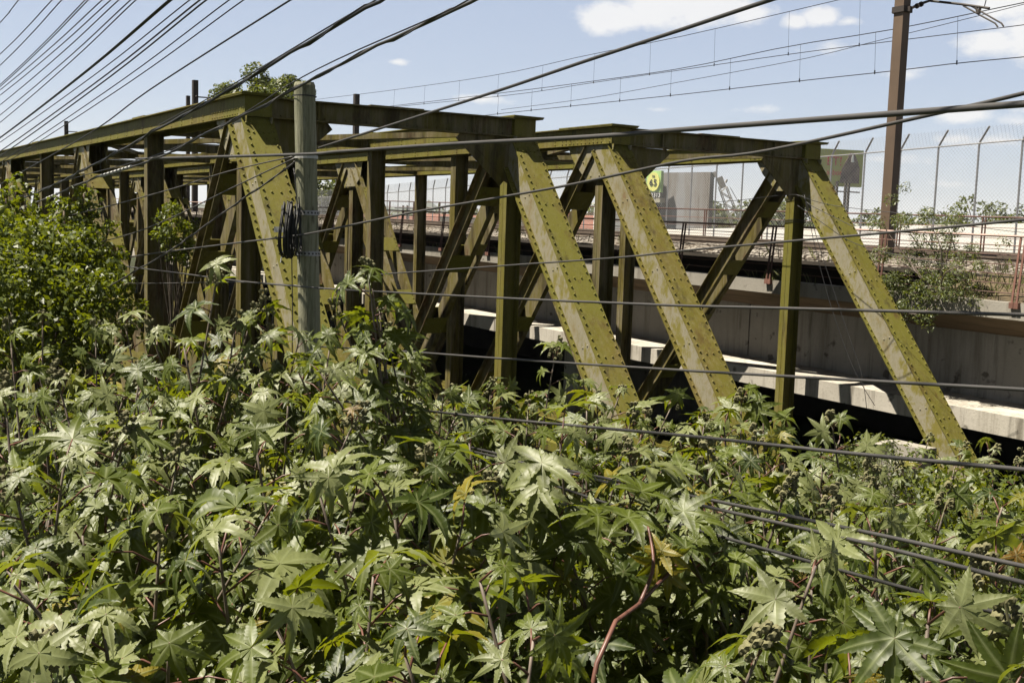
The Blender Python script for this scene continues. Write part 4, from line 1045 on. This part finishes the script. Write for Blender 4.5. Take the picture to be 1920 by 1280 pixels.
mb, u, nn = panel(a, b, zb2, zt, .4); mb.build('advert_panel', M['adgreen'], gl)
if (ray(1300, 400) - ray(1200, 400)) @ u < 0: u = -u
c = on_panel(1226, 341, a, nn, .03); mb = MB(); hh = (zt - zb2) * .44; ww = hh * .72
mb.plate([c + u * ww * math.cos(k) + Z_ * hh * math.sin(k) for k in np.linspace(0, 2 * math.pi, 28)[:-1]], nn * .06); mb.build('yellow_disc', M['adyellow'], gl)
c2 = c + nn * .09
lettering('lettering', '65', hh * .95, c2 - Z_ * hh * .1, u, nn, M['adblack'], gl); lettering('lettering', 'R$', hh * .28, c2 + Z_ * hh * .60, u, nn, M['adblack'], gl)
mb = MB(); c3 = on_panel(1205, 347, a, nn, .03); mb.plate([c3 + u * k[0] * hh + Z_ * k[1] * hh for k in ((-.2, -.8), (.35, -.8), (.4, .1), (.3, .5), (.05, .7), (-.25, .4), (-.35, -.2))], nn * .05); mb.build('pictured_figure', M['adgrey'], gl)
mb, u2, n2 = panel(a, b, at_r(1215, 371, RB)[2], zb2 - .02, .4); mb.build('phone_strip', M['adblack'], gl)
lettering('lettering', '9505.2313', (zb2 - at_r(1215, 371, RB)[2]) * 1.0, on_panel(1220, 366, a, nn, .05), u, nn, M['adwhite'], gl)
mb, u2, n2 = panel(a, b, at_r(1215, 380, RB)[2], at_r(1215, 371.4, RB)[2], .8); mb.build('walkway_board', M['cream'], gl)
mb = MB()
for q in (.2, .8):
    p_ = a + (b - a) * q - nn * .8; mb.beam((p_[0], p_[1], 0), (p_[0], p_[1], a[2]), .3, .3, (1, 0, 0))
mb.build('support', M['farmast'], gl)
# olive billboard
RO = 70.
a, b = at_r(1535, 277, RO), at_r(1620, 281, RO * 1.02)
ob = thing('billboard', (a[0], a[1], 0), 'dark olive billboard with red letters seen through the chain-link fence', 'billboard', 'billboards')
zt, zb2 = at_r(1590, 279, RO)[2], at_r(1590, 349, RO)[2]
mb, u, nn = panel(a, b, zb2, zt, .4); mb.build('advert_panel', M['adolive'], ob)
if (ray(1300, 400) - ray(1200, 400)) @ u < 0: u = -u
hh = zt - zb2
lettering('lettering', 'ET!', hh * .34, on_panel(1564, 303, a, nn, .05), u, nn, M['adred'], ob); lettering('lettering', 'sabor', hh * .2, on_panel(1564, 324, a, nn, .05), u, nn, M['adred'], ob)
c3 = on_panel(1595, 320, a, nn, .03); mb = MB(); s_ = hh * .5
mb.plate([c3 + u * k[0] * s_ + Z_ * k[1] * s_ for k in ((-.65, -.7), (.5, -.7), (.5, .1), (.32, .6), (.1, .95), (-.12, .95), (-.3, .55), (-.55, .1))], nn * .05); mb.build('pictured_figure', M['addark'], ob)
mb = MB(); mb.plate([c3 + u * k[0] * s_ + Z_ * k[1] * s_ + nn * .06 for k in ((-.05, .45), (.12, .45), (.06, .85), (.0, .85))], nn * .03); mb.build('pictured_shirt', M['adwhite'], ob)
mb = MB()
for x in (1566, 1588):
    p_ = at_r(x, 355, RO + .4)
    for dx in (-.12, .12): mb.beam((p_[0] + dx, p_[1], 0), (p_[0] + dx, p_[1], zb2 + .3), .12, .12, (1, 0, 0))
q0_, q1_ = at_r(1553, 358, RO - .4), at_r(1612, 361, RO - .4); mb.beam(q0_, q1_, .5, .06)
mb.build('support', M['farmast'], ob)
# crane boom
RCn = 80.
cb, ct = at_r(1388, 440, RCn), at_r(1355, 350, RCn)
cr_ = thing('crane', (cb[0], cb[1], 0), 'pale lattice crane boom leaning left beyond the fence', 'crane')
mb = MB(); dd = (ct - cb); ux = np.array([_r[0], _r[1], 0]); L = np.linalg.norm(dd)
cb2 = cb - dd / L * (cb[2] / (dd[2] / L))
dd = ct - cb2; L = np.linalg.norm(dd)
ch_ = [(s, q) for s in (-.32, .32) for q in (-.32, .32)]
vy = np.cross(ux, dd / L)
for s, q in ch_: mb.tube([cb2 + ux * s * 1.5 + vy * q * 1.5, ct + ux * s * .8 + vy * q * .8], .05, 4)
nseg = 22
for i in range(nseg):
    for q in (-.32, .32):
        w0 = 1.5 - .7 * i / nseg; w1 = 1.5 - .7 * (i + 1) / nseg; s = -1 if i % 2 else 1
        mb.tube([cb2 + dd * i / nseg + ux * s * .32 * w0 + vy * q * w0, cb2 + dd * (i + 1) / nseg - ux * s * .32 * w1 + vy * q * w1], .03, 4)
mb.build('boom', M['lattice'], cr_)
mb = MB(); hd = ct + dd / L * .4
mb.beam(ct - dd / L * .1, ct + dd / L * .7, .34, .3, (1, 0, 0)); mb.beam(ct + dd / L * .7 - ux * .25, ct + dd / L * 1.05 - ux * .3, .24, .22, (1, 0, 0)); mb.beam(ct + dd / L * .3 + ux * .3, ct + dd / L * .55 + ux * .5, .1, .1, (1, 0, 0)); mb.build('boom_head', M['lattice'], cr_)
mb = MB(); mb.tube([ct + ux * .5, at_r(1384, 378, RCn + 1), at_r(1394, 400, RCn + 1)], .025, 4); mb.tube([ct - ux * .5, ct - ux * .5 - Z_ * 3.2], .02, 4); mb.build('hoist_cable', M['wire'], cr_)
mb = MB(); mb.box(cb2[0] - 1.5, cb2[0] + 1.5, cb2[1] - 1.5, cb2[1] + 1.5, .8, 2.6); mb.box(cb2[0] - 2., cb2[0] + 2., cb2[1] - 1.2, cb2[1] + 1.2, 0, .79); mb.build('cab', M['lattice'], cr_)
# houses far off
def house(px, py, r, w, h, roof, label, wallm='white'):
    c = at_r(px, py, r); zt = c[2]; ux = np.array([_r[0], _r[1], 0]); uy = np.array([-_r[1], _r[0], 0])
    t = thing('distant_house', (c[0], c[1], 0), label, 'house', 'houses beyond the viaduct')
    mb = MB(); mb.bar((c[0], c[1], -.1), (c[0], c[1], zt - (h * .25 if roof else 0)), ux, uy, -w / 2, w / 2, 0, w * .7); mb.build('wall', M[wallm], t)
    if roof:
        z0 = zt - h * .25 + .003; k = MB(); p = lambda s, q, z: np.array([c[0], c[1], z]) + ux * s + uy * q
        e = w / 2 + .4
        k.add([p(-e, -.4, z0), p(e, -.4, z0), p(e, w * .7 + .4, z0), p(-e, w * .7 + .4, z0), p(-e, w * .35, zt + h * .12), p(e, w * .35, zt + h * .12)], [(0, 1, 5, 4), (2, 3, 4, 5), (0, 4, 3), (1, 2, 5), (3, 2, 1, 0)]); k.build('roof', M['roof'], t)
    for q in (-.28, .05, .3):
        k = MB(); pz = zt - h * .55; b = np.array([c[0], c[1], pz]) + ux * w * q - uy * .03; k.bar(b, b + Z_ * h * .2, ux, uy, -w * .06, w * .06, 0, .05); k.build('window', M['adblack'], t)
house(735, 412, 150, 9, 5, True, 'white far house with red roof behind the viaduct railing, leftmost')
house(790, 418, 140, 8, 4.5, False, 'low white far building without a pitched roof behind the railing')
house(842, 410, 150, 9, 5, True, 'far house with red roof between the inner truss posts')
house(905, 408, 130, 10, 5, False, 'low cream far building behind the diagonal of the second truss', 'cream')
house(1000, 405, 140, 9, 5, True, 'far house with red roof beside the second end post')
house(1172, 388, 90, 4.5, 5, False, 'white block building right of the third hip post')
house(1120, 412, 120, 9, 4, True, 'far house with red roof left of the third hip post')
for px, pyt, r, rx, rz, lab in ((760, 396, 190, 7, 4, 'far green tree behind the leftmost houses'), (862, 388, 200, 9, 5, 'far green tree behind the middle houses'), (960, 394, 190, 8, 5, 'far green tree behind the cream building'), (1090, 393, 180, 9, 5, 'far rounded tree between second and third end posts'), (1010, 398, 185, 7, 4.5, 'far green tree behind the house beside the second end post')):
    c = at_r(px, pyt, r); tree('distant_tree', (c[0], c[1], 0), c, rx, rz, lab, 'tree', 'trees beyond the houses', 'tree', 2200, 1.0, .7, .4, 26, (.22, .4))
for px, lab in ((756, 'far timber utility pole with a crossarm behind the railing, left one'), (764, 'far timber utility pole with a crossarm behind the railing, right one')):
    c = at_r(px, 385, 120); t = thing('distant_pole', (c[0], c[1], 0), lab, 'pole', 'far utility poles')
    mb = MB(); mb.tube([(c[0], c[1], 0), (c[0], c[1], c[2])], .12, 6); mb.build('shaft', M['farmast'], t)
    mb = MB(); mb.beam(c - Z_ * .3 - _r * .9, c - Z_ * .3 + _r * .9, .12, .12); mb.build('crossarm', M['farmast'], t)
# hills
def hill(pxs, pys, r, depth):
    mb = MB(); V = []; n = len(pxs)
    for x, y in zip(pxs, pys):
        c = at_r(x, y, r); o = c - EYE; o[2] = 0; o /= np.linalg.norm(o)
        V += [(c[0] - o[0] * depth, c[1] - o[1] * depth, -5), (c[0] - o[0] * depth * .35, c[1] - o[1] * depth * .35, c[2] * .6), tuple(c), (c[0] + o[0] * depth, c[1] + o[1] * depth, -5)]
    mb.add(V, [(i * 4 + j, (i + 1) * 4 + j, (i + 1) * 4 + j + 1, i * 4 + j + 1) for i in range(n - 1) for j in range(3)])
    tag(mb.build('hills', M['hill'], smooth=True), None, None, None, 'structure')
xs = np.arange(300, 1700, 12.)
ys = 394 + (xs - 760) * .030 - 5 * np.exp(-((xs - 700) / 60) ** 2) - 16 * np.exp(-((xs - 804) / 13) ** 2) - 5 * np.exp(-((xs - 790) / 40) ** 2) - 4 * np.exp(-((xs - 1000) / 90) ** 2) + 1.2 * np.sin(xs / 17)
hill(xs, ys, 7500., 1500.)

hz = MB(); hz.box(-14000, 2500, -2500, 14000, -5.7, 420)
hm = bpy.data.materials.new('haze'); hm.use_nodes = True; ht = hm.node_tree; ht.nodes.clear()
hv = ht.nodes.new('ShaderNodeVolumePrincipled'); hv.inputs['Color'].default_value = (.92, .94, .97, 1); hv.inputs['Density'].default_value = .00006; hv.inputs['Anisotropy'].default_value = .2
hoo = ht.nodes.new('ShaderNodeOutputMaterial'); ht.links.new(hv.outputs[0], hoo.inputs['Volume'])
tag(hz.build('haze', hm), None, None, None, 'stuff')
# ------------------------------------------------------------------ sky, sun, view
w = bpy.data.worlds.new('World'); SC.world = w; w.use_nodes = True; nt = w.node_tree; nt.nodes.clear()
def wn(k, **kw):
    x = nt.nodes.new(k)
    for a, b in kw.items(): setattr(x, a, b)
    return x
wl = nt.links.new
el = math.asin(SUN[2]); az = math.atan2(SUN[0], SUN[1])
sky = wn('ShaderNodeTexSky', sky_type='NISHITA'); sky.sun_disc = False; sky.sun_elevation = el; sky.sun_rotation = az; sky.air_density = .85; sky.dust_density = .45; sky.ozone_density = 1.3
tc = wn('ShaderNodeTexCoord'); D = tc.outputs['Generated']
def wmath(op, a, b=0.):
    x = wn('ShaderNodeMath', operation=op)
    for k, v in ((0, a), (1, b)):
        if isinstance(v, (int, float)): x.inputs[k].default_value = v
        else: wl(v, x.inputs[k])
    return x.outputs[0]
def wdot(vec):
    x = wn('ShaderNodeVectorMath', operation='DOT_PRODUCT'); wl(D, x.inputs[0]); x.inputs[1].default_value = tuple(vec); return x.outputs['Value']
clouds = [(1150, 30, 75, 34, 1.), (1240, 12, 90, 44, 1.1), (1330, 14, 90, 42, 1.1), (1400, 28, 55, 24, .9), (1490, 40, 26, 14, .9), (1545, 32, 40, 18, 1.), (1590, 40, 30, 12, .8), (1870, 85, 70, 26, 1.), (1960, 70, 90, 45, 1.), (1880, 10, 90, 30, .8), (900, 185, 75, 12, .75), (745, 116, 26, 7, .6), (1800, 215, 70, 22, .75), (1700, 140, 60, 14, .5), (1900, 225, 40, 12, .6), (1240, 206, 50, 9, .4), (1440, 205, 60, 10, .4), (1780, 262, 60, 13, .6), (1860, 262, 60, 14, .6), (1660, 300, 80, 12, .5), (1780, 345, 60, 9, .45), (1560, 90, 60, 14, .3), (2100, 200, 150, 60, .8), (-300, 50, 160, 50, .8), (300, -300, 300, 90, .7), (1500, -250, 260, 80, .8)]
tot = None
for (px, py, sx, sy, k) in clouds:
    d = ray(px, py); d /= np.linalg.norm(d); rv = np.cross(d, Z_); rv /= np.linalg.norm(rv); uv = np.cross(rv, d)
    a = wmath('DIVIDE', wdot(rv), sx * 1.35 / F); b = wmath('DIVIDE', wmath('SUBTRACT', wdot(uv), 0.), sy * 1.35 / F)
    q = wmath('SUBTRACT', k, wmath('MULTIPLY', k, wmath('SQRT', wmath('ADD', wmath('POWER', wmath('ABSOLUTE', a), 2.), wmath('POWER', wmath('ABSOLUTE', b), 2.)))))
    q = wmath('MINIMUM', q, wmath('MULTIPLY', wdot(d), 10.))
    tot = q if tot is None else wmath('MAXIMUM', tot, q)
nz = wn('ShaderNodeTexNoise'); nz.inputs['Scale'].default_value = 26; nz.inputs['Detail'].default_value = 9; nz.inputs['Roughness'].default_value = .62
mpn = wn('ShaderNodeMapping'); mpn.inputs['Scale'].default_value = (1, 1, 1.8); wl(D, mpn.inputs['Vector']); wl(mpn.outputs[0], nz.inputs['Vector'])
nz2 = wn('ShaderNodeTexNoise'); nz2.inputs['Scale'].default_value = 7; nz2.inputs['Detail'].default_value = 6; wl(mpn.outputs[0], nz2.inputs['Vector'])
fac = wmath('ADD', wmath('MULTIPLY', wmath('MAXIMUM', tot, -.6), 1.0), wmath('MULTIPLY', wmath('SUBTRACT', nz.outputs['Fac'], .5), 1.5))
rp = wn('ShaderNodeValToRGB'); rp.color_ramp.elements[0].position = .2; rp.color_ramp.elements[0].color = (0, 0, 0, 1); rp.color_ramp.elements[1].position = .6; rp.color_ramp.elements[1].color = (1, 1, 1, 1); wl(fac, rp.inputs[0])
bw = wmath('MULTIPLY', rp.outputs[0], .92)
mx = wn('ShaderNodeMix', data_type='RGBA'); wl(bw, mx.inputs[0])
thin = wn('ShaderNodeMix', data_type='RGBA'); thin.inputs[0].default_value = .68; wl(sky.outputs[0], thin.inputs[6]); thin.inputs[7].default_value = (3.25, 3.75, 4.85, 1)   # thin high veil
sepz = wn('ShaderNodeSeparateXYZ'); wl(D, sepz.inputs[0])
zr = wn('ShaderNodeMapRange', interpolation_type='SMOOTHSTEP'); wl(sepz.outputs[2], zr.inputs['Value'])
for k, v in (('From Min', .19), ('From Max', .55), ('To Min', .99), ('To Max', .13)): zr.inputs[k].default_value = v
deep = wn('ShaderNodeVectorMath', operation='SCALE'); wl(thin.outputs[2], deep.inputs[0]); wl(zr.outputs[0], deep.inputs['Scale'])
wl(deep.outputs[0], mx.inputs[6])
ccol = wn('ShaderNodeMix', data_type='RGBA'); wl(nz2.outputs['Fac'], ccol.inputs[0]); ccol.inputs[6].default_value = (5.6, 5.7, 6.0, 1); ccol.inputs[7].default_value = (7.0, 6.9, 6.7, 1); wl(ccol.outputs[2], mx.inputs[7])
bg = wn('ShaderNodeBackground'); bg.inputs['Strength'].default_value = .05; wl(mx.outputs[2], bg.inputs['Color'])
ow = wn('ShaderNodeOutputWorld'); wl(bg.outputs[0], ow.inputs['Surface'])
sl_ = bpy.data.lights.new('sun', 'SUN'); sl_.energy = 5; sl_.angle = R(.53); sl_.color = (1, .92, .78)
so = bpy.data.objects.new('sun', sl_); C.objects.link(so)
so.rotation_euler = Vector(SUN).to_track_quat('Z', 'Y').to_euler()
SC.view_settings.view_transform = 'Standard'; SC.view_settings.look = 'None'; SC.view_settings.exposure = 1.55; SC.view_settings.gamma = 1
SC.cycles.max_bounces = 5; SC.cycles.diffuse_bounces = 3; SC.cycles.transparent_max_bounces = 8
